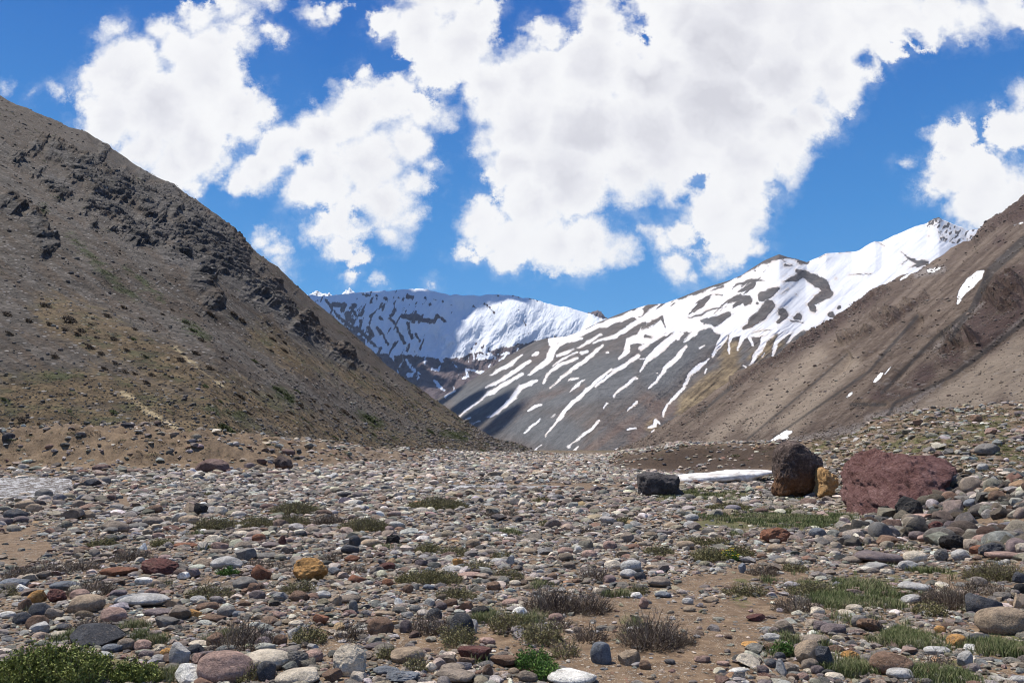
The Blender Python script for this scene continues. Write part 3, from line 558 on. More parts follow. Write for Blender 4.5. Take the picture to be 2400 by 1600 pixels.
base = b.ramp(nn, [(.1, (.060, .054, .051)), (.5, (.108, .099, .094)), (.85, (.155, .145, .138))])
base = b.mix(b.smooth(st, .38, .66, 0, .8), base, b.ramp(nn, [(.3, (.090, .066, .054)), (.75, (.18, .142, .120))]))
base = b.mix(b.math('MULTIPLY', amask(b, 'gry', 70, -24, 12, st), .85), base, b.ramp(nn, [(.1, (.070, .072, .075)), (.5, (.115, .118, .121)), (.9, (.165, .170, .174))]))
base = b.mix(b.math('MULTIPLY', amask(b, 'redm', 60, -14, 16, st), .8), base, b.ramp(nn, [(.3, (.11, .070, .055)), (.75, (.20, .145, .115))]))
base = b.mix(b.math('MULTIPLY', amask(b, 'ylw', 40, -14, 8, st), .95), base, b.ramp(b.math('ADD', b.math('MULTIPLY', st, .6), b.math('MULTIPLY', nn, .4)), [(.36, (.090, .062, .036)), (.5, (.20, .145, .080)), (.64, (.34, .26, .15))]))
snow = b.smooth(b.math('ADD', b.attr('snow'), b.math('MULTIPLY', b.math('SUBTRACT', b.math('ADD', b.math('MULTIPLY', n3, .45), b.math('MULTIPLY', st, .55)), .5), 19)), -1.2, 1.2)
dirty = b.math('MULTIPLY', b.smooth(b.attr('snow'), 9, -1.0), b.smooth(n2, .36, .60))
snc = b.mix(b.math('MULTIPLY', dirty, .65), (.70, .70, .715), (.58, .47, .37))
col = b.mix(snow, base, snc)
mat_m = fin(col, b.bump(b.math('MULTIPLY', nn, b.math('SUBTRACT', 1.0, b.math('MULTIPLY', snow, .8))), 14, .6))
sheet_obj('mountain', XYZ, mat_m, {'snow': sn, 'gry': field(U, V, GRY), 'redm': field(U, V, REDM), 'ylw': field(U, V, YLW), 'across': U * .64 + V * .77, 'down': U * .77 - V * .64})

# --- snowy wall at the valley head
crestB = [(600 + x * .3827, 600 + y * .3827, d) for x, y, d in [(0, 300, 5200), (200, 262, 5200), (330, 240, 5200), (400, 246, 5200), (470, 244, 5200), (600, 226, 5200), (650, 222, 5200), (750, 217, 5200), (850, 209, 5200), (900, 203, 5200), (990, 200, 5200), (1080, 210, 5200), (1140, 228, 5200), (1180, 235, 5200), (1230, 231, 5200), (1300, 236, 5200),
          (1370, 239, 5200), (1400, 234, 5200), (1490, 238, 5200), (1560, 245, 5200), (1640, 260, 5200), (1700, 262, 5200), (1750, 280, 5200), (1800, 290, 5200), (1900, 315, 5200), (1960, 328, 5200), (2000, 345, 5200), (2050, 352, 5200), (2100, 380, 5200), (2160, 392, 5200), (2300, 430, 5200), (2500, 500, 5200)]]
footB = [(500, 1066, 3300), (1000, 1066, 3400), (1600, 1066, 3600)]
def dispB(X, Y, Z, U, T):
    _, V = proj(X, Y, Z)
    env = sstep(T, 0, .05) * (1 - .8 * sstep(T, .92, 1))
    a = fbm(U * .03 + V * .012, V * .02, 0, 5, 51, .5) * 45 * (1 + sstep(V, 770, 830)) + fbm(U * .01, T * 3, 3, 3, 52) * 120
    bowl = -260 * np.exp(-((T - .62) / .2) ** 2)
    jag = fbm(U * .09, T, 0, 4, 53, .6) * 9 * sstep(T, .95, 1)
    return X + 0 * a, Y - (a + bowl) * env, Z + a * env * .2 + jag
XYZ = slope_sheet(footB, crestB, 640, 1480, 900, 520, dispB, back=.15)
U, V = proj(*XYZ)
SBB = [[(600 + x * .3827, 600 + y * .3827, w * .3827 * .5) for x, y, w in seg] for seg in [
    [(200, 300, 160), (600, 330, 260), (900, 400, 420), (1200, 420, 400), (1500, 400, 320), (1800, 410, 180), (2200, 420, 150)], [(300, 260, 120), (900, 250, 140), (1500, 290, 140), (2000, 380, 100)], [(750, 520, 160), (1000, 520, 190), (1200, 530, 200), (1420, 500, 120), (1600, 460, 100)]]]
SPB = strokes("""920 640 10 960 690 16 1000 720 7; 930 720 24 975 722 18; 1070 690 12 1110 700 20 1120 670 9; 1100 760 16 1120 790 18 1150 825 12; 1270 740 13 1300 735 18 1290 690 12 1340 700 16 1385 715 8; 1370 615 40 1450 622 22 1400 580 30; 830 605 18 850 640 9; 890 580 8 900 640 5 880 680 5;
 985 750 7 990 735 6; 1030 660 10 1050 600 24; 1140 650 14 1120 610 20; 1200 650 5 1230 680 4; 1250 590 16 1240 630 6; 1330 590 16 1340 640 4; 1480 600 14 1540 590 20 1490 640 8; 1600 560 14 1570 620 5; 1640 530 14; 1240 720 5; 1210 800 4 1212 815 3; 1420 680 6 1440 650 5; 860 690 4 870 720 4; 1300 610 4 1310 650 4""", *cP)
RBB = strokes("""480 300 30 540 300 22 530 330 16; 600 305 28 585 320 12; 650 350 14 640 362 10; 560 360 24 590 400 16; 690 440 16 710 480 20; 740 440 15 780 490 8 810 540 6; 860 330 10 830 360 10; 930 250 14 960 255 10; 880 260 10; 790 256 7; 910 370 20 980 370 40 1040 390 20 1080 400 20 1110 370 15 1165 400 6;
 980 340 14 960 400 16; 1340 310 14 1352 320 5; 1400 295 7 1440 330 7 1460 350 5; 1610 325 7; 1630 390 7 1650 420 5; 980 480 6 1000 520 5; 820 380 7 850 420 7 890 490 5 910 530 6; 930 410 5 940 470 5 960 500 4; 660 235 9 690 240 4; 1480 242 7; 1060 300 10; 430 270 7 470 330 7 520 380 10 600 440 14 650 470 12 700 520 9 760 570 9;
 1640 475 5 1675 470 5; 1830 495 10; 640 400 5 640 450 5; 1090 270 6; 1140 280 5; 1200 300 4; 1040 260 6; 760 380 4 780 390 4; 740 245 4; 800 262 5; 1500 290 3; 1560 280 3; 700 370 4; 600 340 8 620 370 5; 1570 245 4 1620 256 4; 2050 345 14 2110 365 12 2130 385 8""", *cP)
sn = np.maximum(np.minimum(field(U, V, SBB, 6), -(field(U, V, RBB, 4) + 1.8 * sstep(U, 1150, 950) + 2.6 * fbm(U * .22 + V * .1, V * .07, 0, 4, 96, .65))), field(U, V, SPB, 6)); ribB = (.26 - fbm(U * .11 + V * .05, V * .035 - U * .01, 0, 5, 99, .6)) * 26 + 16 * sstep(U, 930, 1130) * sstep(V, 820, 780) + 5 * sstep(V, 700, 690)
sn = np.minimum(sn, ribB)
sn = np.clip(sn, -60, 9.0 - 2.0 * sstep(U, 1000, 800))
b, p, fin = material('snowy_mountain')
pos = b.pos(); n2 = b.noise(pos, .010, 6, .68); n3 = b.noise(pos, .06, 4, .7)
st = b.noise(b.comb(b.math('MULTIPLY', b.attr('across'), .12), b.math('MULTIPLY', b.attr('down'), .02), 0.0), 1.0, 6, .7)
nn = b.lin(b.math('ADD', b.math('MULTIPLY', n2, .55), b.math('MULTIPLY', n3, .45)), .30, .70, 0, 1)
base = b.ramp(nn, [(.3, (.075, .055, .058)), (.75, (.165, .125, .125))])
mixn = b.math('ADD', b.math('MULTIPLY', n2, .4), b.math('MULTIPLY', st, .6))
snow = b.smooth(b.math('ADD', b.attr('snow'), b.math('MULTIPLY', b.math('SUBTRACT', mixn, .5), 26)), -.8, .8)
col = b.mix(snow, base, (.70, .72, .75))
mat_b = fin(col, b.bump(b.math('MULTIPLY', b.math('ADD', nn, st), b.math('SUBTRACT', 1.0, b.math('MULTIPLY', snow, .7))), 30, .6))
sheet_obj('mountain', XYZ, mat_b, {'snow': sn, 'across': U + V * .3, 'down': V})
XB = XYZ
# clouds overhead, out of the frame, whose shadows lie on the valley head
def shade_cloud(name, spots, L, surf, seed):
    X, Y, Z = surf; U, V = proj(X, Y, Z); vs, fs = [], []; off = 0; v0, f0 = ICO_[4]; cc = []
    for u, v, r in spots:
        k = np.argmin((U - u) ** 2 + (V - v) ** 2); P = np.array([X.flat[k], Y.flat[k], Z.flat[k]]) + np.array(SUN) * L
        q = v0 * (1 + .25 * fbm(v0[:, 0] * 2 + u, v0[:, 1] * 2 + v, v0[:, 2] * 2, 4, seed))[:, None] * np.array([r, r, r * .45]) + P
        vs.append(q); fs.append(f0 + off); off += len(v0)
    o = link_mesh(name, np.concatenate(vs), np.concatenate(fs), M_cloud); return tag(o, kind='structure')
b, p, fin = material('cloud_white'); M_cloud = fin((.9, .9, .92))
_bm = bmesh.new(); bmesh.ops.create_icosphere(_bm, subdivisions=4, radius=1); ICO_ = {4: (np.array([q.co[:] for q in _bm.verts]), np.array([[q.index for q in t.verts] for t in _bm.faces]))}; _bm.free()
shade_cloud('cloud', [(740, 700, 150), (790, 715, 190), (860, 720, 200), (930, 715, 200), (1000, 715, 190), (1060, 700, 150), (1115, 695, 110), (1165, 690, 90), (1215, 692, 80), (800, 780, 190), (880, 790, 200), (950, 785, 190), (1010, 765, 150), (1000, 830, 150), (920, 850, 200), (850, 840, 180), (1080, 745, 60), (980, 880, 160), (1050, 860, 110)], 4700, XB, 3)
shade_cloud('cloud', [(1045, 935, 60), (1085, 950, 75), (1130, 970, 80), (1170, 990, 60), (1090, 990, 70)], 4300, XM, 5)
# farther peaks behind it
def far_peak(crest, u0, u1, seed, bias):
    foot = [(u0, 780, crest[0][2] - 900), (u1, 780, crest[0][2] - 900)]
    def dp(X, Y, Z, U, T):
        a = fbm(U * .12, T * 3, 0, 5, seed, .6, True) * 60 * sstep(T, 0, .1)
        return X, Y - a, Z + a * .12 + fbm(U * .35, T, 0, 4, seed + 1, .6) * 9 * sstep(T, .9, 1)
    XYZ = slope_sheet(foot, crest, u0, u1, 160, 90, dp, back=.1, nb=6)
    U, V = proj(*XYZ)
    sn = 6 * fbm(U * .12, V * .12, 0, 4, seed + 2) + bias
    sheet_obj('mountain', XYZ, mat_b, {'snow': sn, 'across': U + V * .3, 'down': V})
far_peak([(690, 700, 7000), (727, 692, 7000), (745, 684, 7000), (757, 690, 7000), (772, 686, 7000), (782, 697, 7000), (800, 691, 7000), (815, 681, 7000), (820, 676, 7000), (828, 683, 7000), (845, 700, 7000), (880, 712, 7000)], 690, 880, 61, 3)
far_peak([(1340, 760, 6300), (1378, 735, 6300), (1390, 730, 6300), (1402, 730, 6300), (1408, 728, 6300), (1416, 744, 6300), (1426, 752, 6300), (1450, 770, 6300)], 1340, 1450, 64, -5)

# ------------------------------------------------------------------ water
def water_sheet(name, x, y, z, mat):
    o = link_mesh(name, np.stack([x, y, z], -1).reshape(-1, 3), grid_faces(*x.shape), mat); return tag(o, kind='structure')
b, p, fin = material('muddy_white_water')
pos = b.pos(); wco = b.vec('MULTIPLY', pos, (1, 2.2, 1)); wn1 = b.noise(wco, 1.6, 6, .7); wn2 = b.noise(wco, 7, 5, .7)
foam = b.smooth(b.math('ADD', b.math('MULTIPLY', wn1, .6), b.math('MULTIPLY', wn2, .4)), .49, .54)
mat_w = fin(b.mix(foam, (.25, .205, .16), (.80, .78, .76)), b.bump(b.math('ADD', wn1, wn2), .25, .9), b.math('MULTIPLY_ADD', foam, .4, .22), .5)
gx, gy = np.meshgrid(np.linspace(-75, -14.0, 320), np.linspace(26, 50, 150), indexing='ij')
uu = 1200 + F * gx / gy; gz = -.035 + .11 * fbm(gx * .9, gy * 1.8, 0, 5, 101, .6, True) - .35 * sstep(uu, 175, 200)
water_sheet('river', gx, gy, gz, mat_w)
def ground_patch(name, quads, mat, nu=120, nt=30, lift=.03, seed=0):
    """a sheet lying on the ground inside a wobbly outline given by left/right ends per photo row"""
    rows = np.linspace(0, 1, nt); vs = np.interp(rows, np.linspace(0, 1, len(quads)), [q[0] for q in quads])
    l = np.interp(rows, np.linspace(0, 1, len(quads)), [q[1] for q in quads]); r = np.interp(rows, np.linspace(0, 1, len(quads)), [q[2] for q in quads])
    y = CAMZ * F / (vs - 1055 + 1e-6) * .99
    X = np.zeros((nu, nt)); Y = np.zeros((nu, nt)); sidx = np.linspace(0, 1, nu)
    for j in range(nt):
        X[:, j] = (l[j] + (r[j] - l[j]) * sidx - 1200) / F * y[j]; Y[:, j] = y[j]
    Z = H(X, Y); edge = np.minimum(np.minimum(sidx[:, None], 1 - sidx[:, None]) * 8, np.minimum(rows[None, :], 1 - rows[None, :]) * 4)
    Z = Z + lift - .10 * sstep(edge + .5 * fbm(X * .6, Y * .3, 0, 4, seed), .55, .0)
    return water_sheet(name, X, Y, Z, mat)
ground_patch('river', [(1096, 1290, 1350), (1104, 1284, 1372), (1112, 1290, 1382), (1120, 1300, 1376)], mat_w, lift=.06)
ground_patch('river', [(1134, 1090, 1290), (1137, 1040, 1340), (1140, 1060, 1300)], mat_w, nu=160, nt=10, lift=.05, seed=4)

# ------------------------------------------------------------------ stones
COL = {'k': ((.026, .025, .026), 'black'), 'd': ((.062, .064, .074), 'dark slate'), 'g': ((.165, .155, .148), 'grey'), 'l': ((.36, .35, .345), 'pale grey'), 'b': ((.150, .163, .190), 'blue-grey'),
       'n': ((.165, .105, .075), 'brown'), 't': ((.32, .245, .18), 'tan'), 'c': ((.54, .47, .385), 'cream'), 'w': ((.70, .68, .65), 'white'), 'r': ((.105, .045, .040), 'maroon'),
       'p': ((.31, .21, .18), 'pinkish'), 'o': ((.42, .23, .085), 'ochre'), 'v': ((.155, .125, .130), 'purple-grey'), 'y': ((.215, .175, .145), 'brown-grey'), 's': ((.20, .09, .055), 'rust-brown')}
def ico(level):
    bm = bmesh.new(); bmesh.ops.create_icosphere(bm, subdivisions=level, radius=1)
    v = np.array([q.co[:] for q in bm.verts]); f = np.array([[q.index for q in t.verts] for t in bm.faces]); bm.free(); return v, f
ICO = {k: ico(k) for k in (1, 2, 3, 4, 5, 6)}
def stone_shape(kind, seed, level):
    rng = np.random.default_rng(seed); p, f = ICO[level]; p = p.copy()
    if kind == 'o': p = np.sign(p) * np.abs(p) ** rng.uniform(.82, .98); k, lo, hi = 5, .78, .95
    elif kind == 'f': k, lo, hi = 7, .62, .9
    elif kind == 'a': k, lo, hi = 12, .5, .8
    else: k, lo, hi = 7, .62, .88
    for i in range(k):
        n = rng.normal(size=3); n /= np.linalg.norm(n); c = rng.uniform(lo, hi) * (.93 if kind == 'a' else 1); d = p @ n - c
        p = p - np.where(d > 0, d * (.98 if kind == 'a' else .88), 0)[:, None] * n
    o3 = rng.uniform(0, 50, 3)
    q = p * 1.1 + o3; p = p * (1 + .10 * fbm(q[:, 0], q[:, 1], q[:, 2], 3, seed))[:, None]
    if kind == 'p':
        q = p * 3.0 + o3; p = p * (1 + .16 * fbm(q[:, 0], q[:, 1], q[:, 2], 4, seed, .6, True) - .08 * np.abs(fbm(q[:, 0] * 1.7, q[:, 1] * 1.7, q[:, 2] * 1.7, 2, seed + 5)))[:, None]
    elif level > 3:
        q = p * 4.0 + o3; p = p * (1 + .018 * fbm(q[:, 0], q[:, 1], q[:, 2], 3, seed))[:, None]
    p -= (p.max(0) + p.min(0)) / 2; p /= np.abs(p).max(0); return p, f
def stone_mat(name, src):
    b, p, fin = material(name)
    if src == 'object': base = b.n.new('ShaderNodeObjectInfo').outputs['Color']; co = b.n.new('ShaderNodeTexCoord').outputs['Object']; pos = b.vec('ADD', b.pos(), (0, 0, 0))
    else: base = b.attr('tint', 'Color'); pos = b.pos()
    n1 = b.noise(pos, 7, 4, .65); n2 = b.noise(pos, 45, 4, .75); n3 = b.noise(pos, 160, 2, .7)
    k = b.math('ADD', b.lin(n1, .3, .7, .58, 1.30), b.math('ADD', b.lin(n2, .3, .7, -.34, .34), b.lin(n3, .3, .7, -.22, .22)))
    col = b.mix(1.0, base, b.comb(k, k, k), 'MULTIPLY')
    col = b.mix(b.math('MULTIPLY', b.smooth(b.noise(pos, 11, 5, .7), .55, .68), .35), col, (.30, .22, .15))
    col = b.mix(b.math('MULTIPLY', b.smooth(b.noise(pos, 120, 2, .6), .62, .68), .5), col, (.42, .38, .33))
    return fin(col, b.bump(b.math('ADD', n1, b.math('ADD', b.math('MULTIPLY', n2, .5), b.math('MULTIPLY', n3, .2))), .05, 1.0), .86, .2)
MSO = stone_mat('stone', 'object'); MSA = stone_mat('cobble', 'tint')
PROTO = {}
def proto_mesh(kind, i):
    k = (kind, i)
    if k not in PROTO:
        v, f = stone_shape(kind, 100 + i * 13 + ord(kind), 5 if kind == 'p' else 4)
        o = link_mesh('stone_shape', v, f, MSO); PROTO[k] = o.data; o.data.set_sharp_from_angle(angle=math.radians(22 if kind == 'a' else 40)); bpy.data.objects.remove(o)
    return PROTO[k]
ST = {}
ST['A'] = """1100 670 240 115 r p #glossy maroon boulder; 2140 690 235 165 o p #ochre pitted boulder; 1800 710 130 95 s a #rust-brown blocky stone; 1550 1365 350 215 p o #speckled red-brown boulder; 1820 1320 340 150 c f #long cream slab
1835 1390 130 130 d o #dark round stone beside the slab; 2050 1430 290 110 c o; 650 1150 350 150 d a #dark slate hump; 1690 585 140 85 g a #ridged dark stone; 1560 640 200 90 l f; 590 925 240 125 t o #pale stone with ochre flank
270 965 130 90 d o; 370 1000 115 85 y a; 255 1055 140 100 n o #russet egg-shaped stone; 290 1090 130 75 l a; 150 1025 110 80 d o; 165 930 90 85 n a; 255 875 110 90 o a; 390 870 130 90 r p #porous dark red stone; 90 785 180 75 b f #smooth blue-grey slab
150 815 110 50 w a; 450 800 190 70 b f; 550 860 140 75 p o; 1000 900 320 100 l f #broad pale slab; 865 905 150 80 b o; 780 1000 170 100 p o; 1090 985 190 55 v f; 1235 985 140 100 y a; 1205 920 120 65 t a; 1135 1055 160 85 g a
1340 990 95 60 o a #small ochre chip; 1430 945 140 65 n f; 1370 895 110 55 l o; 1470 1025 150 55 n f; 1560 975 120 75 g o; 1635 995 65 45 b o; 1770 865 110 70 v o; 1935 875 95 65 l a; 2055 870 130 70 n o; 1690 790 160 100 g f; 1742 815 90 70 n o
2030 1125 105 95 l a #upright pale block; 2220 860 110 55 l f; 1480 1180 110 105 n o; 1810 1195 105 80 v o; 1930 1175 95 75 n o; 1240 1275 150 155 l a #tall bluish angular stone; 1355 1310 85 85 p a; 1420 1280 90 60 v a; 870 1205 115 80 y o; 980 1210 115 70 p o
1010 1275 100 60 v f; 1150 1265 90 65 o o; 1100 1235 80 60 c p; 1100 1300 100 50 l f; 770 1230 130 60 b f; 1345 1240 110 70 d a; 1370 1200 130 50 c f; 1300 1410 200 130 w a #white slab leaning on the red-brown boulder; 2040 1310 150 110 g p; 2150 1285 140 80 p o
2160 1225 80 50 l a; 2290 1420 130 80 n a; 45 1000 110 50 w o; 420 1085 130 50 d f; 430 1135 130 50 c f; 300 165 120 65 g o #grey stone at the river edge; 545 115 90 55 k a; 640 90 110 55 d f; 720 75 75 50 g o; 415 60 65 40 d o; 325 55 70 30 d o; 110 305 160 70 d o #slate stone near the river
135 345 110 50 v o; 510 305 150 80 y a; 610 310 90 60 t o; 1070 275 105 60 n o; 1310 265 75 75 t a #tan block paired with a black one; 1380 275 95 90 k a #black block paired with a tan one; 1520 280 85 60 c o; 1300 345 140 60 t o; 1050 355 130 60 y f; 790 395 180 80 y f #broad brown-grey hump; 750 420 110 45 g f
950 390 140 50 g f; 1090 455 80 45 p o; 1280 520 150 40 s f; 1465 480 110 60 c o; 1510 525 110 55 p o; 1505 565 110 40 y f; 1390 525 70 60 c a; 1785 470 95 55 s o; 1660 440 110 40 c f; 1670 525 120 60 y f; 1945 495 52 80 r a #upright maroon shard; 1870 520 120 45 v f; 2070 480 75 35 o o
2075 440 80 40 d o; 2160 415 105 55 y o; 1930 335 80 35 w o; 1830 595 170 50 g f; 580 550 80 40 n o; 785 530 75 35 n o; 810 705 230 60 s f #low red-brown slab; 990 765 110 50 w o; 1270 730 90 55 w a; 1330 715 110 70 v a; 1040 850 90 60 p o; 2310 900 90 70 t a; 2310 700 110 60 b f; 1915 1000 110 50 p f
2040 1060 100 45 c f; 170 240 120 60 t o; 230 265 100 60 t o; 540 235 80 55 y o; 570 195 90 50 b f; 2210 1035 110 70 s a; 1400 640 130 70 t f; 980 535 70 60 w a; 1880 165 80 35 k a; 1045 185 65 40 r o; 30 355 90 50 v o"""
ST['B'] = """270 1080 175 120 n o #tan ovoid with a flat face; 55 1320 220 210 c p #cream granite block; 455 1280 220 110 t f #smooth beige slab; 960 980 118 80 k o #black ovoid stone; 910 1270 230 110 r a #dark red block; 860 1330 120 75 n a; 720 1310 140 70 y a; 1130 1320 220 85 n a #jagged red-brown stone
1790 1265 135 145 b o #upright blue-grey ovoid; 1985 1295 145 110 t a #blocky beige stone on bare sand; 2095 1345 75 65 n o; 1005 1180 105 50 p o; 830 1080 160 170 d o #dark boulder inside the bush; 905 1080 65 90 l a; 640 1000 100 90 d o; 860 940 100 75 n a; 750 915 100 50 n o; 685 940 80 50 v o; 1165 915 110 50 p o
1230 975 95 60 w a #white striped stone; 445 1080 85 85 v o; 770 1375 160 80 y o; 780 1430 260 100 y a #big brown-grey rock at the bottom edge; 410 1430 225 80 b p #ridged slate-blue stone; 310 1385 170 60 b f; 1190 1388 75 45 t o; 1285 1425 130 75 y o; 1590 1465 320 50 w f #white slab on the sand; 620 1360 75 65 c f; 1010 1390 70 90 n a
110 755 120 60 s a #brick-red block; 320 775 75 45 s o; 315 665 110 50 r o; 550 640 85 45 v o; 620 620 85 45 g o; 800 640 70 60 o a #bright yellow stone; 740 645 50 35 o a; 770 685 150 40 l f; 880 725 155 40 p f; 1090 630 110 45 l f; 1165 625 55 75 l a; 1255 655 45 35 k o; 910 505 95 55 t o; 355 480 90 70 k p #rough black stone
90 495 80 80 d o #dark round stone on edge; 190 505 130 55 t o; 60 550 120 65 d f; 75 610 100 45 s f; 140 590 50 45 n o; 515 415 60 40 c o; 305 370 60 40 s o; 635 405 65 35 l o; 670 490 90 35 c o; 730 480 75 35 d o; 870 405 70 45 v o; 985 375 40 40 d o; 1455 740 70 50 n o; 1570 660 85 50 y o; 1545 560 110 50 p o
1630 555 60 65 w a #zebra-striped stone; 1710 585 100 60 p o; 1850 520 90 60 p o; 1970 465 90 70 y o; 1870 655 110 65 c o; 2000 665 140 85 l o #large pale grey stone; 1980 720 115 65 l f; 2060 735 75 55 d o; 2145 675 110 40 t f; 2190 775 150 75 y f; 2250 710 70 35 p o; 2215 860 110 45 b f; 2035 865 80 45 w a; 2085 920 65 75 p a
1905 875 60 40 n o; 1480 1020 100 60 p f; 1175 795 80 35 p o; 1050 800 90 60 n o; 1090 750 150 45 y f; 605 810 85 40 b f; 560 850 75 35 o f; 460 820 70 60 n p; 190 855 70 40 n o; 60 890 140 60 y f; 395 915 60 60 w a; 80 945 60 90 g o; 300 990 130 40 t f; 1290 560 120 40 t f; 1450 585 75 30 s f
330 205 50 40 n o; 700 65 50 30 t o; 240 1215 150 50 v f; 160 1285 110 50 y f; 600 1210 40 35 d o"""
ST['C'] = """1450 1340 270 155 n o #big dark brown ovoid; 870 1270 190 180 t a #pale angular block; 985 1300 120 155 d a #tilted slate block; 880 1345 110 80 y o; 740 1375 105 90 y a; 690 1370 80 110 l a; 470 1320 170 90 c a #low cream mound of stone; 700 1090 120 85 y o; 1040 1100 165 75 v o; 960 1080 110 70 v o; 1225 1045 110 85 g o
1290 1070 165 90 n p #speckled dark brown stone; 910 1175 190 75 y f; 620 1155 115 60 l o; 930 975 90 60 c o; 1130 985 100 45 c o; 1180 955 110 55 c o; 2075 930 250 150 d a #ridged blue-black boulder; 2210 1045 330 190 t o #large beige rock; 2320 910 80 90 t a; 2320 745 80 70 d o; 2330 820 80 70 k o; 2045 1165 155 65 d o
1890 1180 130 90 o o #orange ochre stone; 1975 1230 90 55 w a; 1770 1100 75 50 o o; 1720 1080 60 45 d o; 1900 1105 110 50 y o; 1500 1405 170 75 l o #lavender stone in the grass; 1750 1245 160 60 l f; 1950 1305 110 100 l a; 1600 810 220 65 l f #long pale grey stone; 1575 890 130 60 l o; 1330 665 170 50 l o; 1410 700 90 40 c o; 1555 660 130 70 l f
1605 605 150 85 c o #smooth cream stone; 1350 605 320 90 v f #wide mauve boulder; 1170 620 140 50 y f; 1780 590 95 85 g p; 1920 590 120 80 l f; 1865 500 180 110 k p #black lava boulder; 1870 400 130 90 v p; 1750 400 90 85 r p; 1420 490 160 80 n a #brown wedge-shaped stone; 1250 450 60 60 d o; 1160 455 120 55 b o; 930 435 110 70 b o
640 450 220 110 s p #lumpy rust-red rock; 650 545 120 60 t o; 770 635 110 50 c o; 410 680 50 65 b a; 65 330 90 45 l o; 234 210 90 55 y a #round grey stone in the marsh; 440 205 80 45 w p #white lump in the marsh; 1565 270 180 160 k p #black boulder against the red outcrop; 1400 290 60 80 k a; 1300 340 90 60 d a; 1120 360 80 55 v o
1580 145 110 75 k a; 1995 110 140 110 y o #grey-brown ovoid high on the bank; 2165 95 100 85 l a; 2170 190 110 75 n o; 1990 235 95 55 b o; 1840 100 90 50 v o; 1755 105 60 60 t a; 1715 160 60 40 s o; 1950 205 140 40 g f; 2300 225 80 50 n o; 1640 340 230 60 p f #long pink slab; 1500 365 140 50 l f; 2085 490 160 85 p o
2130 555 170 100 d p; 2260 530 90 60 t o; 2210 600 230 50 p f; 2125 430 75 40 o p #orange ring-shaped stone; 2025 550 90 60 s a; 2325 495 110 70 b o; 1620 455 110 60 v o; 1700 475 150 60 p f; 505 1020 125 50 r a #dark red flake; 190 895 105 45 t o; 35 905 75 45 l o; 45 960 90 40 t f; 135 1305 105 50 p o; 280 1335 85 35 p f; 55 1230 60 45 c o
465 1205 110 40 o f; 630 1230 110 60 n o; 670 1290 75 60 d o; 615 1335 80 60 d o; 555 1380 80 60 v o; 380 1385 115 40 w o; 385 1430 110 60 d a; 930 1380 85 60 v o; 830 1425 75 50 p o; 755 1430 85 50 n o; 1050 1425 120 50 c o; 560 1450 100 50 t f; 1160 1290 110 80 o p #crumbly ochre stone; 1055 1240 110 60 n o
245 720 50 30 l o; 540 765 100 25 c f; 685 775 90 30 c o; 625 795 70 30 l o; 2320 1445 110 50 l o; 20 520 120 60 t o; 1450 325 60 60 t o; 1095 270 60 45 r a; 1300 160 1 1 k a"""
ST['2'] = """2175 260 75 40 p a #pink-white stone on the mound; 2150 362 130 62 g o #grey boulder on the mound; 1545 368 52 62 t a #two-toned block below the mound; 1935 372 60 30 g a; 2040 158 40 20 l f; 1930 150 40 24 v a; 2110 160 40 22 v a; 1770 215 50 36 n a; 2090 190 60 40 n o; 2125 460 60 40 l o; 2320 300 70 30 v f; 2200 350 40 30 l o; 1100 310 1 1 k a"""
frame = {'A': cA, 'B': cB, 'C': cC, '2': c2}
stones = []
for k in ST:
    ox, oy, sc = frame[k]
    for it in ST[k].replace('\n', ';').split(';'):
        it = it.strip()
        if not it: continue
        lab = it.split('#')[1].strip() if '#' in it else None; q = it.split('#')[0].split()
        if float(q[2]) < 5: continue
        stones.append(dict(u=ox + float(q[0]) * sc, v=oy + float(q[1]) * sc, w=float(q[2]) * sc, h=float(q[3]) * sc, c=q[4], s=q[5], mark=lab, kind='stone'))
LAND = []         # what labels may refer to: (u, v, phrase)
_art = lambda m: 'the ' + m
for s_ in stones:
    if s_['mark']: LAND.append((s_['u'], s_['v'], _art(s_['mark'].split(' beside')[0].split(' with')[0].split(' on bare')[0].split(' leaning')[0].split(' paired')[0].split(' inside')[0].split(' high')[0]), s_))
for u, v, ph in [(80, 1135, 'the river'), (300, 1560, 'the big green bush'), (1865, 1110, 'the tall dark boulder'), (2100, 1130, 'the red outcrop'), (1540, 1135, 'the low porous black rock'), (1700, 1118, 'the snowbank'), (1710, 1300, 'the yellow flowers'), (1800, 1225, 'the green marsh')]:
    LAND.append((u, v, ph, None))
used = set()
def where_label(head, u, v, me=None):
    """a short phrase that singles the thing out by what it stands next to"""
    near = sorted((( (l[0] - u) ** 2 + 3 * (l[1] - v) ** 2) ** .5, i) for i, l in enumerate(LAND) if l[3] is not me or me is None)[:7]
    def rel(i):
        du, dv = u - LAND[i][0], v - LAND[i][1]
        if abs(du) > 1.6 * abs(dv): return ('right of ' if du > 0 else 'left of ') + LAND[i][2]
        return ('in front of ' if dv > 0 else 'behind ') + LAND[i][2]
    cands = []
    for _, i in near[:2]: cands += [f'{head} {rel(i)}']
    for a in range(len(near)):
        for c in range(a + 1, len(near)):
            A, Bq = LAND[near[a][1]], LAND[near[c][1]]
            if (A[0] - u) * (Bq[0] - u) < 0: cands.append(f'{head} between {A[2]} and {Bq[2]}')
    for a in range(len(near)):
        for c in range(len(near)):
            if a != c: cands.append(f'{head} {rel(near[a][1])}, {rel(near[c][1])}')
    for _, i in near[2:]: cands.append(f'{head} {rel(i)}')
    for q in cands:
        if q not in used and len(q.replace(',', '').split()) <= 16:
            used.add(q); return q
    for far_ in ('farther ', 'outermost ', 'lone ', 'lesser '):
        for q in cands:
            q = far_ + q
            if q not in used and len(q.split()) <= 16: used.add(q); return q
    return head
rnd = random.Random(7)
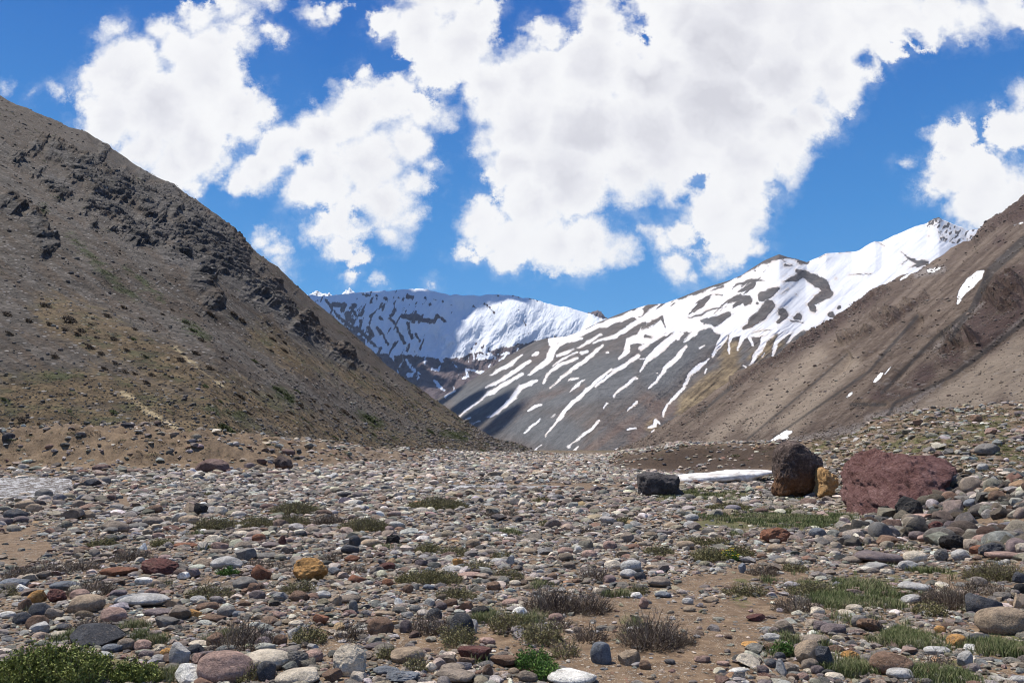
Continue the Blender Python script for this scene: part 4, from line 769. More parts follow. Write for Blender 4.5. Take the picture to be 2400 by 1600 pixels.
stones.sort(key=lambda s: -s['w'] * s['h'])
stones = [s for s in stones if s['mark']] + [s for s in stones if not s['mark']]
stones = stones[:300]; stones.sort(key=lambda s: -s['w'] * s['h'])
FOOT = []
SHN = {'o': 'rounded', 'f': 'flat', 'a': 'angular', 'p': 'rough pitted'}
for i, s_ in enumerate(stones):
    u, v, w, h = s_['u'], s_['v'], s_['w'], s_['h']
    x, y, z, Dd = ground_at(u, v + h * .5)
    px = Dd / (F * .985); W_ = w * px; tilt = max(.05, (v + h * .5 - 1055) / F + .02)
    dep = W_ * (.75 if s_['s'] != 'f' else .8); hv = max(h * px - dep * tilt * .5, W_ * .20)
    yy = Dd + dep * .42; xx = x * yy / Dd; zz = float(H(xx, yy))
    m = proto_mesh(s_['s'], i % (7 if s_['s'] != 'p' else 5))
    o = bpy.data.objects.new('boulder' if w > 75 else 'stone', m); C.objects.link(o)
    bury = .2; hz = hv / (2 * (1 - bury)); o.location = (xx, yy, zz + hv - hz)
    flip = rnd.choice([0, math.pi]); rz = rnd.uniform(-.25, .25) + flip
    o.scale = (W_ / 2 * 1.03, dep / 2, hz); o.rotation_euler = (rnd.uniform(-.08, .08), rnd.uniform(-.12, .12) if s_['s'] != 'f' else rnd.uniform(-.07, .07), rz)
    c, cn = COL[s_['c']]; j = rnd.uniform(.80, 1.08); j *= 1.35; o.color = (c[0] * j, c[1] * j * .98, c[2] * j * .92, 1)
    FOOT.append((xx, yy, W_ * .5))
    if s_['mark']: lab = s_['mark']; lab = lab if len(lab.split()) >= 4 else where_label(lab, u, v, s_)
    else:
        size = 'large ' if w > 52 else '' if w > 30 else 'small '
        el = 'elongated' if w / h > 2.6 and s_['s'] == 'o' else SHN[s_['s']]
        lab = where_label(f"{size}{cn} {el} {'stone' if w <= 75 else 'boulder'}", u, v)
    tag(o, lab, 'boulder' if w > 75 else 'stone', 'stones lying on the riverbed')

# two stones balanced on each other (cairn)
def place_stone(u, v, w, h, c, s, lab, i, lift=0.0, group='stones lying on the riverbed'):
    x, y, z, Dd = ground_at(u, v + h * .5 + lift); px = Dd / F
    o = bpy.data.objects.new('stone', proto_mesh(s, i)); C.objects.link(o)
    o.location = (x, Dd + .05, z + h * px * .45 + lift * px); o.scale = (w * px / 2, w * px * .4, h * px / 2); o.color = (*COL[c][0], 1)
    return tag(o, lab, 'stone', group)
place_stone(800 + 1618 * .3401, 1100 + 218 * .3401, 25, 17, 'n', 'a', 'brown leaning stone with a flat dark stone balanced on top', 2)
place_stone(800 + 1637 * .3401, 1100 + 187 * .3401, 20, 8, 'k', 'f', 'flat dark stone balanced on top of a brown leaning stone', 3, lift=14)

# ------------------------------------------------------------------ uncounted cobbles: one mesh of small stones
def merge_shapes(P, S3, RZ, tint, lib, pick, tilt=None):
    """P (n,3) centres, S3 (n,3) half sizes, lib list of (verts, faces) of one size, pick (n,) index"""
    vs, fs, cs = [], [], []; off = 0
    for k, (v, f) in enumerate(lib):
        idx = np.nonzero(pick == k)[0]
        if not len(idx): continue
        q = v[None] * S3[idx][:, None, :]
        if tilt is not None:
            t = tilt[idx][:, None]; q = np.stack([q[..., 0], q[..., 1] * np.cos(t) - q[..., 2] * np.sin(t), q[..., 1] * np.sin(t) + q[..., 2] * np.cos(t)], -1)
        c, s = np.cos(RZ[idx])[:, None], np.sin(RZ[idx])[:, None]
        q = np.stack([q[..., 0] * c - q[..., 1] * s, q[..., 0] * s + q[..., 1] * c, q[..., 2]], -1) + P[idx][:, None, :]
        n = len(v); vs.append(q.reshape(-1, 3)); fs.append((f[None] + (np.arange(len(idx)) * n)[:, None, None] + off).reshape(-1, 3)); cs.append(np.repeat(tint[idx], n, 0)); off += len(idx) * n
    return np.concatenate(vs), np.concatenate(fs), np.concatenate(cs)
LIB = {lv: [stone_shape('aafaaapaoa'[i % 10], 500 + i * 7, lv) for i in range(10)] for lv in (1, 2, 3)}
R = np.random.default_rng(3)
KEYS = 'glytpvncdbwsrko'; PAL_ = np.array([COL[k][0] for k in KEYS]); PW = np.array([15, 11, 20, 15, 5, 6, 7, 10, 6, 5, 1.4, 4, 2.0, 2.0, .8]); PW /= PW.sum()
def tints(n): 
    t = PAL_[R.choice(len(KEYS), n, p=PW)]; t = (t * .74 + np.array([.19, .155, .110]) * .22) * np.array([1.42, 1.38, 1.27]); t = t * .68 + .32 * t.mean(1, keepdims=True) * np.array([1.04, 1.0, .93]); return t * R.uniform(.75, 1.2, (n, 1)) * (1 + R.normal(0, .04, (n, 3)))
RIV = strokes("0 140 150 500 100 60 560 100 20", *cA)
N = 158000
d = np.exp(R.uniform(math.log(4.6), math.log(210), N)); a = R.uniform(-.62, .62, N)
M1, M2 = 46000, 5000          # the riverbed goes on beside and behind the frame
R2 = np.random.default_rng(17)
d = np.concatenate([d, np.exp(R2.uniform(math.log(2.4), math.log(70), M1)), R2.uniform(2.2, 4.8, M2)]); sg = np.where(R2.uniform(0, 1, M1) < .5, -1, 1)
a = np.concatenate([a, sg * R2.uniform(.62, 1.02, M1), R2.uniform(-.65, .65, M2)]); side = np.arange(N + M1 + M2) >= N; N = N + M1 + M2
x = d * np.tan(a); y = d + 0
z = H(x, y); U, V = proj(x, y, z)
smin = np.maximum(.034, .0042 * d) * np.where(side, 1.35, 1); sz = smin * R.uniform(0.02, 1, N) ** (-1 / 2.3); sz = np.minimum(sz, np.where(d < 12, .23, np.where((d > 42) & (a < .05), .8, np.where(d > 80, .8, .48)))); 
prob = np.ones(N) * .95
clump = fbm(x * .22, y * .22, 0, 3, 71) * .5 + fbm(x * .9, y * .9, 0, 2, 72) * .5
prob *= 1 - .93 * sstep(field(U, V, SAND) + 10 + 26 * clump, -8, 12)
prob *= 1 - .85 * sstep(field(U, V, MARSH) + 14 * clump, -4, 8)
prob *= 1 - .55 * sstep(field(U, V, GREEN) + 40 * clump, -8, 14)
prob *= np.where(field(U, V, RIV) > 0, 0, 1)
prob *= np.where((z > .35) & (U < 1000), .26, 1) * np.where((U > 1800) & (z > .5), np.where(V < 1090, .5, 1.0), 1)
prob *= np.where(sstep(field(U, V, strokes("120 430 60 500 420 160 900 400 150 1050 400 120", *c2)), -15, 15) > .5, .12, 1)
prob *= np.where((field(U, V, strokes("1100 340 40 1270 330 50", *c2)) > 0), .4, 1)
prob *= .80 + .35 * clump
keep = (R.uniform(0, 1, N) < prob) & ((V < 1640) | side) & (y < np.where(U > 1830, 56, np.where(U > 930, 210, np.where(U < -60, 64, 110))))
for (fx, fy, fr) in FOOT: keep &= ~((np.abs(x - fx) < fr * .95) & (np.abs(y - fy) < fr * .75))
x, y, z, sz, d = x[keep], y[keep], z[keep], sz[keep], d[keep]; n = len(x)
asp = R.uniform(.55, .95, n); fl = R.uniform(.28, .62, n)
S3 = np.stack([sz / 2, sz / 2 * asp, sz / 2 * fl], -1); P3 = np.stack([x, y, z + S3[:, 2] * R.uniform(-.15, .75, n)], -1)
tt = tints(n); pxs = sz * 797 / d; lv = np.where(pxs > 15, 3, np.where(pxs > 4.5, 2, 1)); parts = []
PILE = strokes("1180 470 130 1400 420 150 1700 330 200 2000 200 260 2340 200 260; 1800 470 130 2340 520 140; 1500 60 20", *cC)
n3 = 9000; d3 = R.uniform(10, 30, n3); a3 = R.uniform(.38, .66, n3); x3 = d3 * np.tan(a3); z3 = H(x3, d3); U3, V3 = proj(x3, d3, z3)
k3 = (field(U3, V3, PILE) > 0) & (R.uniform(0, 1, n3) < .6)
for (fx, fy, fr) in FOOT: k3 &= ~((np.abs(x3 - fx) < fr * 1.05) & (np.abs(d3 - fy) < fr * .85))
x3, d3, z3 = x3[k3], d3[k3], z3[k3]; m3 = len(x3); s3 = np.minimum(.16 * R.uniform(.05, 1, m3) ** (-1 / 2.2), .50)
T3 = tints(m3); dk = R.uniform(0, 1, m3) < .55; T3[dk] = T3[dk] * .38
S3 = np.concatenate([S3, np.stack([s3 / 2, s3 * .42 * R.uniform(.7, 1, m3), s3 * R.uniform(.25, .46, m3)], -1)]); P3 = np.concatenate([P3, np.stack([x3, d3, z3 + s3 * R.uniform(.05, .30, m3)], -1)])
tt = np.concatenate([tt, T3]); lv = np.concatenate([lv, np.full(m3, 3)]); n += m3
off = 0; VV, FF, CC = [], [], []
for L in (1, 2, 3):
    i = np.nonzero(lv == L)[0]
    if not len(i): continue
    v, f, c = merge_shapes(P3[i], S3[i], R.uniform(0, 6.28, len(i)), tt[i], LIB[L], R.integers(0, 10, len(i)), R.normal(0, .14, len(i)))
    VV.append(v); FF.append(f + off); CC.append(c); off += len(v)
o = link_mesh('cobbles', np.concatenate(VV), np.concatenate(FF), MSA, cols={'tint': np.concatenate(CC)}); tag(o, kind='stuff'); o.data.set_sharp_from_angle(angle=math.radians(40))
print('cobbles', n, off)

HRX = None
# rubble on the hillside
def surf_points(XYZ, n, wfun, umax=None):
    X, Y, Z = XYZ; U, V = proj(X, Y, Z); w = (wfun(U, V, Y) + 0 * U).ravel() * ((U.ravel() > -60) & (U.ravel() < 2460) & (Y.ravel() > 2)); w[~np.isfinite(w)] = 0; w = np.maximum(w, 0)
    i = R.choice(len(w), n, p=w / w.sum()); j = np.unravel_index(i, X.shape)
    gx = np.gradient(X, axis=0)[j] , np.gradient(Y, axis=0)[j], np.gradient(Z, axis=0)[j]
    t = R.uniform(-.5, .5, n)
    return X[j] + gx[0] * t, Y[j] + gx[1] * t, Z[j] + gx[2] * t, U[j], V[j]
X_, Y_, Z_ = (q[:, :760] for q in HL)
hx, hy, hz, hu, hv = surf_points((X_, Y_, Z_), 13000, lambda U, V, Y: .5 + 1.5 * sstep(V, 820, 1000) - .7 * sstep(field(U, V, GRL), -5, 5))
n = len(hx); sz = hy * .0015 * R.uniform(.03, 1, n) ** (-1 / 2.2); sz = np.minimum(sz, hy * .007)
S3 = np.stack([sz / 2, sz / 2 * R.uniform(.5, 1, n), sz / 2 * R.uniform(.3, .7, n)], -1)
tt = tints(n) * .7; tt = tt * .45 + np.array([.12, .105, .092]) * .50
v, f, c = merge_shapes(np.stack([hx, hy, hz + S3[:, 2] * .5], -1), S3, R.uniform(0, 6.28, n), tt, LIB[1], R.integers(0, 10, n), R.normal(0, .3, n))
tag(link_mesh('rubble', v, f, MSA, cols={'tint': c}), kind='stuff')
hx, hy, hz, hu, hv = surf_points(tuple(q[:, :560] for q in HR), 9000, lambda U, V, Y: .35 + 2.0 * sstep(field(U, V, REDO), -14, 4) + 1.5 * sstep(field(U, V, PAL), -8, 4) + .6 * sstep(field(U, V, PUR), -10, 20))
n = len(hx); sz = hy * .0014 * R.uniform(.03, 1, n) ** (-1 / 2.3); sz = np.minimum(sz, hy * .0055)
S3 = np.stack([sz / 2, sz / 2 * R.uniform(.5, 1, n), sz / 2 * R.uniform(.3, .7, n)], -1)
tt = tints(n) * .6; tt = tt * .45 + np.array([.16, .118, .09]) * .55
v, f, c = merge_shapes(np.stack([hx, hy, hz + S3[:, 2] * .4], -1), S3, R.uniform(0, 6.28, n), tt, LIB[1], R.integers(0, 10, n), R.normal(0, .3, n))
tag(link_mesh('rubble', v, f, MSA, cols={'tint': c}), kind='stuff')

# ------------------------------------------------------------------ boulders and the snowbank, shaped from their outlines, with real depth
def rock_mat(name, stops, scale=1.0, zc=None, bumpd=.05, wet=None):
    b, p, fin = material(name); co = b.n.new('ShaderNodeTexCoord').outputs['Object']
    n1 = b.noise(co, 1.6 * scale, 6, .65); n2 = b.noise(co, 9 * scale, 5, .72); vd = b.voro(co, 7 * scale); pit = b.smooth(b.noise(co, 14 * scale, 3, .6), .40, .52)
    k = b.lin(b.math('ADD', b.math('MULTIPLY', n1, .5), b.math('MULTIPLY', n2, .5)), .32, .68)
    col = b.ramp(k, stops)
    if zc:
        z = b.sep(co)[2]; m = b.smooth(b.math('ADD', z, b.math('MULTIPLY', b.math('SUBTRACT', n1, .5), zc[2] * 3)), zc[0], zc[1]); col = b.mix(m, b.ramp(k, zc[3]), col)
    h = b.math('ADD', n1, b.math('ADD', b.math('MULTIPLY', n2, .8), b.math('MULTIPLY', pit, .12)))
    return fin(col, b.bump(h, bumpd, .9), .88)
def outline_rock(name, fr, poly, base_v, depth, mat, label, cat, seed, rough=.10, freq=2.2, level=6, group=None, lean=0.0, power=.55, ridged=True, Dset=None):
    ox, oy, sc = fr; q = [float(t) for t in poly.split()]; us = [ox + t * sc for t in q[0::2]]; vs = [oy + t * sc for t in q[1::2]]
    bu = (min(us) + max(us)) / 2; gxx, gyy, gzz, Dd = ground_at(bu, oy + base_v * sc)
    if Dset: Dd = Dset; gzz = float(H((bu - 1200) / F * Dd, Dd))
    Dm = Dd + depth * .45
    pts = np.array([[pt(u, v, Dm)[0], pt(u, v, Dm)[2]] for u, v in zip(us, vs)]); c = (pts.max(0) + pts.min(0)) / 2
    ang = np.linspace(-math.pi, math.pi, 721)[:-1]; rad = np.zeros(720)
    for i, t in enumerate(ang):                       # ray against the outline
        dxx, dzz = math.cos(t), math.sin(t); best = 0
        for a, bq in zip(pts, np.roll(pts, -1, 0)):
            ex, ez = bq - a; den = dxx * ez - dzz * ex
            if abs(den) < 1e-9: continue
            r = ((a[0] - c[0]) * ez - (a[1] - c[1]) * ex) / den; s_ = ((a[0] - c[0]) * dzz - (a[1] - c[1]) * dxx) / den
            if r > best and -1e-6 <= s_ <= 1 + 1e-6: best = r
        rad[i] = best
    rad = np.convolve(np.pad(rad, 4, mode='wrap'), np.ones(9) / 9, 'valid')
    v, f = ICO[level]; v = v.copy(); th = np.arctan2(v[:, 2], v[:, 0]); rho = np.hypot(v[:, 0], v[:, 2])
    Rr = np.interp(th, ang, rad, period=2 * math.pi); rp = rho ** power
    X = rp * Rr * np.cos(th); Z = rp * Rr * np.sin(th); Y = np.sign(v[:, 1]) * np.abs(v[:, 1]) ** .75 * depth / 2
    s = max(rad.mean(), .05); o3 = seed * 7.7
    n = fbm(X / s * freq + o3, Y / s * freq, Z / s * freq, 5, seed, .55, ridged) * rough * s
    n2 = fbm(X / s * .9 + o3, Y / s * .9, Z / s * .9, 2, seed + 3) * rough * s * 1.3
    n = n - n.mean() - .25 * rough * s; n2 = n2 - n2.mean()
    nn = np.stack([X / (Rr + 1e-6), Y / (depth / 2), Z / (Rr + 1e-6)], -1); nn /= np.linalg.norm(nn, axis=1)[:, None] + 1e-9
    P_ = np.stack([X, Y + lean * Z, Z], -1) + nn * (n * .9 + n2)[:, None]
    o = link_mesh(name, P_, f, mat); o.location = (float(c[0]), Dm, float(c[1]))
    return tag(o, label, cat, group)
M_dark = rock_mat('dark_boulder_rock', [(0, (.020, .015, .013)), (.45, (.070, .048, .040)), (.7, (.15, .11, .092)), (1, (.32, .25, .21))], 1.2, (-.45, .0, .5, [(0, (.045, .022, .012)), (.5, (.15, .075, .038)), (1, (.33, .20, .11))]), .09)
M_red = rock_mat('red_rock', [(0, (.060, .026, .024)), (.4, (.16, .075, .066)), (.7, (.25, .135, .12)), (1, (.40, .26, .23))], 1.5, None, .22)
M_ochre = rock_mat('ochre_rock', [(0, (.16, .085, .035)), (.5, (.38, .22, .09)), (1, (.55, .38, .20))], 1.8, None, .06)
M_black = rock_mat('porous_black_rock', [(0, (.022, .020, .022)), (.5, (.065, .058, .058)), (1, (.16, .145, .14))], 1.6, (-.55, -.40, .25, [(0, (.30, .29, .28)), (1, (.60, .60, .60))]), .08)
M_brown = rock_mat('brown_rock', [(0, (.075, .045, .036)), (.5, (.150, .095, .080)), (1, (.28, .20, .17))], .8, None, .12)
outline_rock('boulder', c2, "972 600 972 520 980 430 990 370 1015 335 1050 325 1100 335 1135 350 1170 380 1210 400 1222 440 1225 500 1232 545 1215 585 1160 615 1090 630 1020 635 980 630", 628, 1.55, M_dark,
             'tall dark boulder with an orange-brown lower side, beside the ochre rock', 'boulder', 3, .15, 2.6, power=.38)
outline_rock('boulder', c2, "1195 620 1215 560 1215 470 1240 455 1270 480 1305 490 1322 520 1318 560 1290 590 1260 620 1300 640", 625, 1.0, M_ochre, 'crumbly ochre rock against the right side of the tall dark boulder', 'boulder', 8, .2, 2.8, 5)
outline_rock('rock_outcrop', c2, "1345 715 1370 680 1400 620 1450 560 1455 500 1480 455 1530 410 1600 375 1680 375 1760 380 1830 385 1900 395 1965 425 1960 465 1900 490 1850 530 1840 590 1760 640 1680 665 1650 700 1560 735 1440 740", 722, 3.6, M_red,
             'large red rock outcrop rising from the right-hand slope', 'rock outcrop', 13, .21, 3.6, 6, lean=1.2, power=.7)
outline_rock('boulder', c2, "228 600 222 500 250 488 300 482 340 490 380 496 440 498 446 530 440 570 470 600 485 625 400 630 300 620 240 615", 618, 1.9, M_black, 'low porous black rock with a white salty foot, beside the snowbank', 'boulder', 21, .13, 3.2, 6)
outline_rock('boulder', cM, "1200 1060 1215 1030 1240 1000 1290 978 1350 985 1385 1010 1400 1055 1300 1075", 1066, 2.4, M_brown, 'big reddish brown boulder at the foot of the left earth bank', 'boulder', 25, .1, 2, 5)
outline_rock('boulder', cM, "580 1060 585 1025 620 1010 655 1020 665 1045 620 1062", 1058, 1.6, M_brown, 'pale-topped boulder at the foot of the earth bank by the river', 'boulder', 26, .1, 2, 5)
outline_rock('boulder', cM, "1700 1040 1680 990 1720 960 1770 985 1790 1020 1775 1060 1740 1065", 1050, 2.0, M_dark, 'dark overhanging block sticking out of the left earth bank', 'boulder', 27, .14, 2, 5)
outline_rock('boulder', cM, "1710 945 1720 930 1760 918 1800 930 1800 955 1750 960", 958, 1.8, M_brown, 'flat pinkish boulder on top of the earth bank', 'boulder', 28, .1, 2, 4)
outline_rock('boulder', cM, "1608 835 1610 805 1630 795 1650 810 1650 838 1628 842", 838, 1.6, M_black, 'lone black boulder on the grassy terrace above the bank', 'boulder', 29, .1, 2, 4)
outline_rock('boulder', cM, "755 790 758 765 785 755 805 770 800 792", 790, 1.5, M_black, 'dark boulder on the terrace below the pale yellow streak', 'boulder', 30, .1, 2, 4)
outline_rock('boulder', cM, "35 880 38 840 50 815 72 825 70 870 55 885", 880, 1.3, M_black, 'black boulder on the bank edge at the far left', 'boulder', 32, .1, 2, 4)
b, p, fin = material('old_snow'); co = b.pos(); n1 = b.noise(co, .9, 5, .6); n2 = b.noise(co, 5, 5, .7)
sx, sy, szz = b.sep(co); arc = b.smooth(b.math('ABSOLUTE', b.math('SUBTRACT', b.noise(b.comb(b.math('MULTIPLY', sx, .35), b.math('MULTIPLY', sy, .35), b.math('MULTIPLY', szz, 1.5)), 1.0, 3, .5), .5)), .035, .008)
M_snow = fin(b.mix(b.math('MULTIPLY', arc, .55), b.mix(b.math('MULTIPLY', b.smooth(b.math('ADD', b.math('MULTIPLY', n1, .6), b.math('MULTIPLY', n2, .4)), .46, .60), .7), (.76, .75, .74), (.46, .39, .33)), (.16, .14, .12)), b.bump(b.math('ADD', n1, b.math('MULTIPLY', n2, .3)), .12, .7), .7)
outline_rock('snowbank', c2, "436 545 440 503 520 495 640 488 740 474 850 470 965 472 945 492 880 500 850 515 842 540 760 545 700 528 640 540 540 546", 548, 4.2, M_snow, 'white snowbank with a rock on it at the foot of the dark earth bank', 'snow patch', 40, .07, 1.3, 6, power=.5, ridged=False)
outline_rock('stone', c2, "812 503 815 490 830 486 842 495 838 504", 503, .5, M_black, 'small dark rock lying on the snowbank', 'stone', 41, .1, 2, 3, Dset=pt(0, 0, 1)[1] * 0 + 47.0)
LAND += [(510, 1095, 'the boulder under the earth bank', None), (1745, 1290, 'the yellow flowers', None)]

# ------------------------------------------------------------------ plants
def leaf_mat(name, stops, scale=30, trans=.25):
    b, p, fin = material(name); ge = b.n.new('ShaderNodeNewGeometry'); rnd_ = ge.outputs['Random Per Island']
    pos_n = b.noise(ge.outputs['Position'], scale * .12, 3, .6)
    c = b.ramp(b.math('ADD', b.math('MULTIPLY', rnd_, .65), b.lin(pos_n, .3, .7, -.05, .4)), stops)
    p.inputs['Specular IOR Level'].default_value = .2
    return fin(c, None, .75)
ML_green = leaf_mat('bush_leaf', [(0, (.040, .050, .010)), (.3, (.120, .145, .030)), (.65, (.235, .26, .068)), (1, (.38, .38, .13))])
ML_olive = leaf_mat('olive_leaf', [(0, (.075, .070, .026)), (.5, (.20, .18, .075)), (1, (.34, .29, .15))])
ML_dry = leaf_mat('dry_leaf', [(0, (.075, .055, .038)), (.4, (.20, .150, .10)), (.75, (.34, .27, .19)), (1, (.26, .25, .12))])
ML_bright = leaf_mat('bright_leaf', [(0, (.030, .070, .012)), (.5, (.075, .150, .028)), (1, (.15, .25, .05))])
ML_grass = leaf_mat('grass_blade', [(0, (.050, .066, .022)), (.4, (.115, .145, .050)), (.6, (.185, .195, .085)), (.8, (.28, .24, .14)), (1, (.38, .31, .20))], 8)
ML_stem = leaf_mat('twig_bark', [(0, (.040, .027, .022)), (.5, (.165, .125, .095)), (.85, (.31, .25, .19)), (1, (.44, .37, .29))])
ML_yellow = leaf_mat('yellow_petal', [(0, (.55, .38, .02)), (1, (.85, .62, .04))])
MSH_far = leaf_mat('hill_shrub', [(0, (.038, .026, .017)), (.5, (.105, .073, .047)), (1, (.22, .16, .10))], 3)
MSH_farg = leaf_mat('hill_shrub_green', [(0, (.030, .038, .012)), (.5, (.085, .098, .033)), (1, (.18, .19, .075))], 3)
def twigs(rng, w, dep, h, n, thick, ground, upright=.5, seg=5, curl=.5):
    """n branching twigs spreading from a patch (w x dep) -> verts, faces, tip points, tip directions"""
    k = rng.uniform(0, 1, n) ** .6; th = rng.uniform(0, 6.283, n)
    bx, by = k * np.cos(th) * w * .46, k * np.sin(th) * dep * .46
    d = np.stack([np.cos(th) * k * (1.2 - upright) + rng.normal(0, .35, n), np.sin(th) * k * (1.2 - upright) + rng.normal(0, .35, n), np.full(n, upright) + rng.uniform(0, .8, n)], -1)
    d /= np.linalg.norm(d, axis=1)[:, None]; hh = h * (1 - .55 * k * k) * rng.uniform(.6, 1.15, n); L = hh / seg * 1.25
    pts = [np.stack([bx, by, ground(bx, by) - .01], -1)]; rad = []
    for j in range(seg):
        pts.append(pts[-1] + d * L[:, None]); d = d + rng.normal(0, curl, (n, 3)) * .6; d[:, 2] = np.maximum(d[:, 2] + .12, -.15); d /= np.linalg.norm(d, axis=1)[:, None]
    Pt = np.stack(pts, 1)                                   # n, seg+1, 3
    r = thick * np.linspace(1, .4, seg + 1)[None, :, None] * rng.uniform(.7, 1.3, (n, 1, 1)); off = np.array([[1, 0, 0], [-.5, .87, 0], [-.5, -.43, .75]])
    V = Pt[:, :, None, :] + r[..., None] * off[None, None]; V = V.reshape(-1, 3)
    base = (np.arange(n) * (seg + 1) * 3)[:, None, None]; s0 = (np.arange(seg) * 3)[None, :, None]; Fq = []
    for a, b_ in ((0, 1), (1, 2), (2, 0)):
        Fq.append(np.concatenate([base + s0 + a, base + s0 + b_, base + s0 + 3 + b_, base + s0 + 3 + a], -1).reshape(-1, 4))
    return V, np.concatenate(Fq), Pt
def leaves(rng, P_, size, flat=.3):
    """one small pointed leaf (4 corners) at each point"""
    n = len(P_); a = rng.normal(size=(n, 3)); a[:, 2] = np.abs(a[:, 2]) * .8 + .2; a /= np.linalg.norm(a, axis=1)[:, None]
    b_ = np.cross(a, rng.normal(size=(n, 3))); b_ /= np.linalg.norm(b_, axis=1)[:, None] + 1e-9
    s = size * rng.uniform(.6, 1.3, (n, 1)); V = np.stack([P_, P_ + a * s * .5 + b_ * s * .28, P_ + a * s, P_ + a * s * .5 - b_ * s * .28], 1).reshape(-1, 3)
    return V, np.arange(n * 4).reshape(n, 4)
def shrub(u, v, w, h, kind, seed, label=None, group='low shrubs among the stones'):
    rng = np.random.default_rng(seed); x, y, z, Dd = ground_at(u, v + h * .46); px = Dd / F
    W_ = w * px; tilt = (v + h * .5 - 1055) / F + .02; Hh = min(max(h * px * .65, .07), .6 * W_); Hh = min(max(Hh * 1.1, .10 + W_ * .06), .45); dep = min(max(W_ * .55, (h * px - Hh * .6) / max(tilt, .05) * .8), W_ * 1.2)
    cy = Dd + dep * .42; cx = x * cy / Dd; z0 = float(H(cx, cy))
    g = lambda bx, by: H(bx + cx, by + cy) - z0
    root = bpy.data.objects.new('shrub', None); C.objects.link(root); root.location = (cx, cy, z0)
    area = W_ * dep; far = max(1.0, Dd / 9.0)
    dens = {'t': 1900, 'm': 1700, 'g': 1400, 'b': 1900, 'L': 2300}[kind] / far ** 1.15; n = int(min(max(area * dens, 90), 3800)); thick = {'t': .0042, 'm': .0034, 'g': .0022, 'b': .002, 'L': .0025}[kind] * far ** .8
    V, Fq, Pt = twigs(rng, W_, dep, Hh, n, thick, g, {'t': .18, 'm': .25, 'g': .6, 'b': .5, 'L': .75}[kind], 5, {'t': .75, 'm': .6, 'g': .4, 'b': .5, 'L': .35}[kind])
    link_mesh('stems', V, Fq, ML_stem, root, smooth=False)
    per = {'t': 5, 'm': 12, 'g': 16, 'b': 22, 'L': 30}[kind]; ls = {'t': .012, 'm': .014, 'g': .016, 'b': .017, 'L': .020}[kind] * far ** .85
    i = rng.integers(0, n, n * per); t = rng.uniform(1.2 if kind != 'L' else 1.5, 5, n * per); j = np.minimum(t.astype(int), 4); fr = (t - j)[:, None]
    Pp = Pt[i, j] * (1 - fr) + Pt[i, j + 1] * fr + rng.normal(0, .008 * far ** .5, (n * per, 3))
    V, Fq = leaves(rng, Pp, ls)
    link_mesh('foliage', V, Fq, {'t': ML_dry, 'm': ML_olive, 'g': ML_olive, 'b': ML_bright, 'L': ML_green}[kind], root, smooth=False)
    words_ = {'t': 'twiggy brown-grey shrub', 'm': 'low olive and brown shrub', 'g': 'low olive-green shrub', 'b': 'bright green leafy plant', 'L': 'leafy yellow-green bush'}[kind]
    size = 'wide ' if w > 120 else 'small ' if w < 50 else ''
    return tag(root, label or where_label(size + words_, u, v), 'bush' if kind == 'L' else 'shrub', group)
SH = {'A': """900 590 270 110 t; 150 700 220 120 t; 380 670 250 130 t; 570 650 200 110 t; 630 810 320 140 t; 600 1060 250 120 t; 1480 370 270 110 m; 1750 360 250 90 m; 2030 270 320 110 m; 2000 350 260 90 m; 2250 340 220 100 t; 700 510 220 50 g; 1110 505 150 60 g; 1580 480 100 50 t
1450 840 280 130 m; 2060 800 200 120 m; 1670 1150 350 250 t; 2130 1150 220 140 g; 2290 600 150 70 t; 1760 640 120 70 t; 1900 650 130 80 t; 1570 715 130 40 b; 470 480 110 60 t; 1710 1400 130 140 m; 1430 175 90 22 m; 60 840 110 80 m""",
'B': """660 240 430 90 m; 1160 290 120 80 t; 1020 300 70 60 t; 1390 210 150 40 m; 1950 350 150 60 m; 1680 410 130 70 t; 150 380 330 110 m; 100 680 150 90 t; 780 560 200 80 m; 600 545 180 70 g; 1110 590 150 60 m; 930 660 180 110 m; 1150 720 180 110 m; 600 750 480 100 g
790 850 260 110 m; 1740 710 180 130 t; 1450 900 330 220 t; 1700 900 260 220 t; 600 1050 220 200 t; 790 1150 230 170 g; 1150 1060 240 170 g; 1380 1110 240 240 g; 1540 1230 160 150 m; 2140 1120 400 280 t; 1720 1130 220 150 t; 1320 1310 220 170 b; 1430 1400 150 110 b; 320 1275 90 80 m
515 1350 130 110 m; 60 1120 200 140 t; 2190 560 200 80 m; 1410 370 100 50 g; 2050 820 90 90 m; 2050 300 90 60 t; 1880 270 140 50 t; 1520 1060 150 120 t""",
'C': """190 590 260 110 g; 390 560 180 90 g; 90 490 160 80 m; 550 690 190 100 t; 770 670 150 80 m; 430 830 300 90 m; 790 920 280 160 t; 900 820 350 110 m; 1980 310 220 60 g; 1850 870 330 210 t; 2150 700 330 170 m; 320 260 330 45 m; 1350 270 90 50 m; 1750 1330 200 120 t; 250 500 150 50 g
1700 960 200 120 g; 2060 800 200 120 t; 30 1170 90 80 t; 700 1260 110 50 b; 2180 830 150 110 t"""}
shrub(122, 1572, 276, 104, 'L', 900, 'large leafy yellow-green bush in the bottom left corner', 'leafy bushes')
shrub(318, 1582, 104, 58, 'L', 901, 'smaller leafy yellow-green bush right of the large one', 'leafy bushes')
sid = 0
for k in SH:
    ox, oy, sc = frame[k]
    for it in SH[k].replace('\n', ';').split(';'):
        q = it.split()
        if len(q) != 5: continue
        sid += 1; shrub(ox + float(q[0]) * sc, oy + float(q[1]) * sc, float(q[2]) * sc, float(q[3]) * sc, q[4], 1000 + sid)
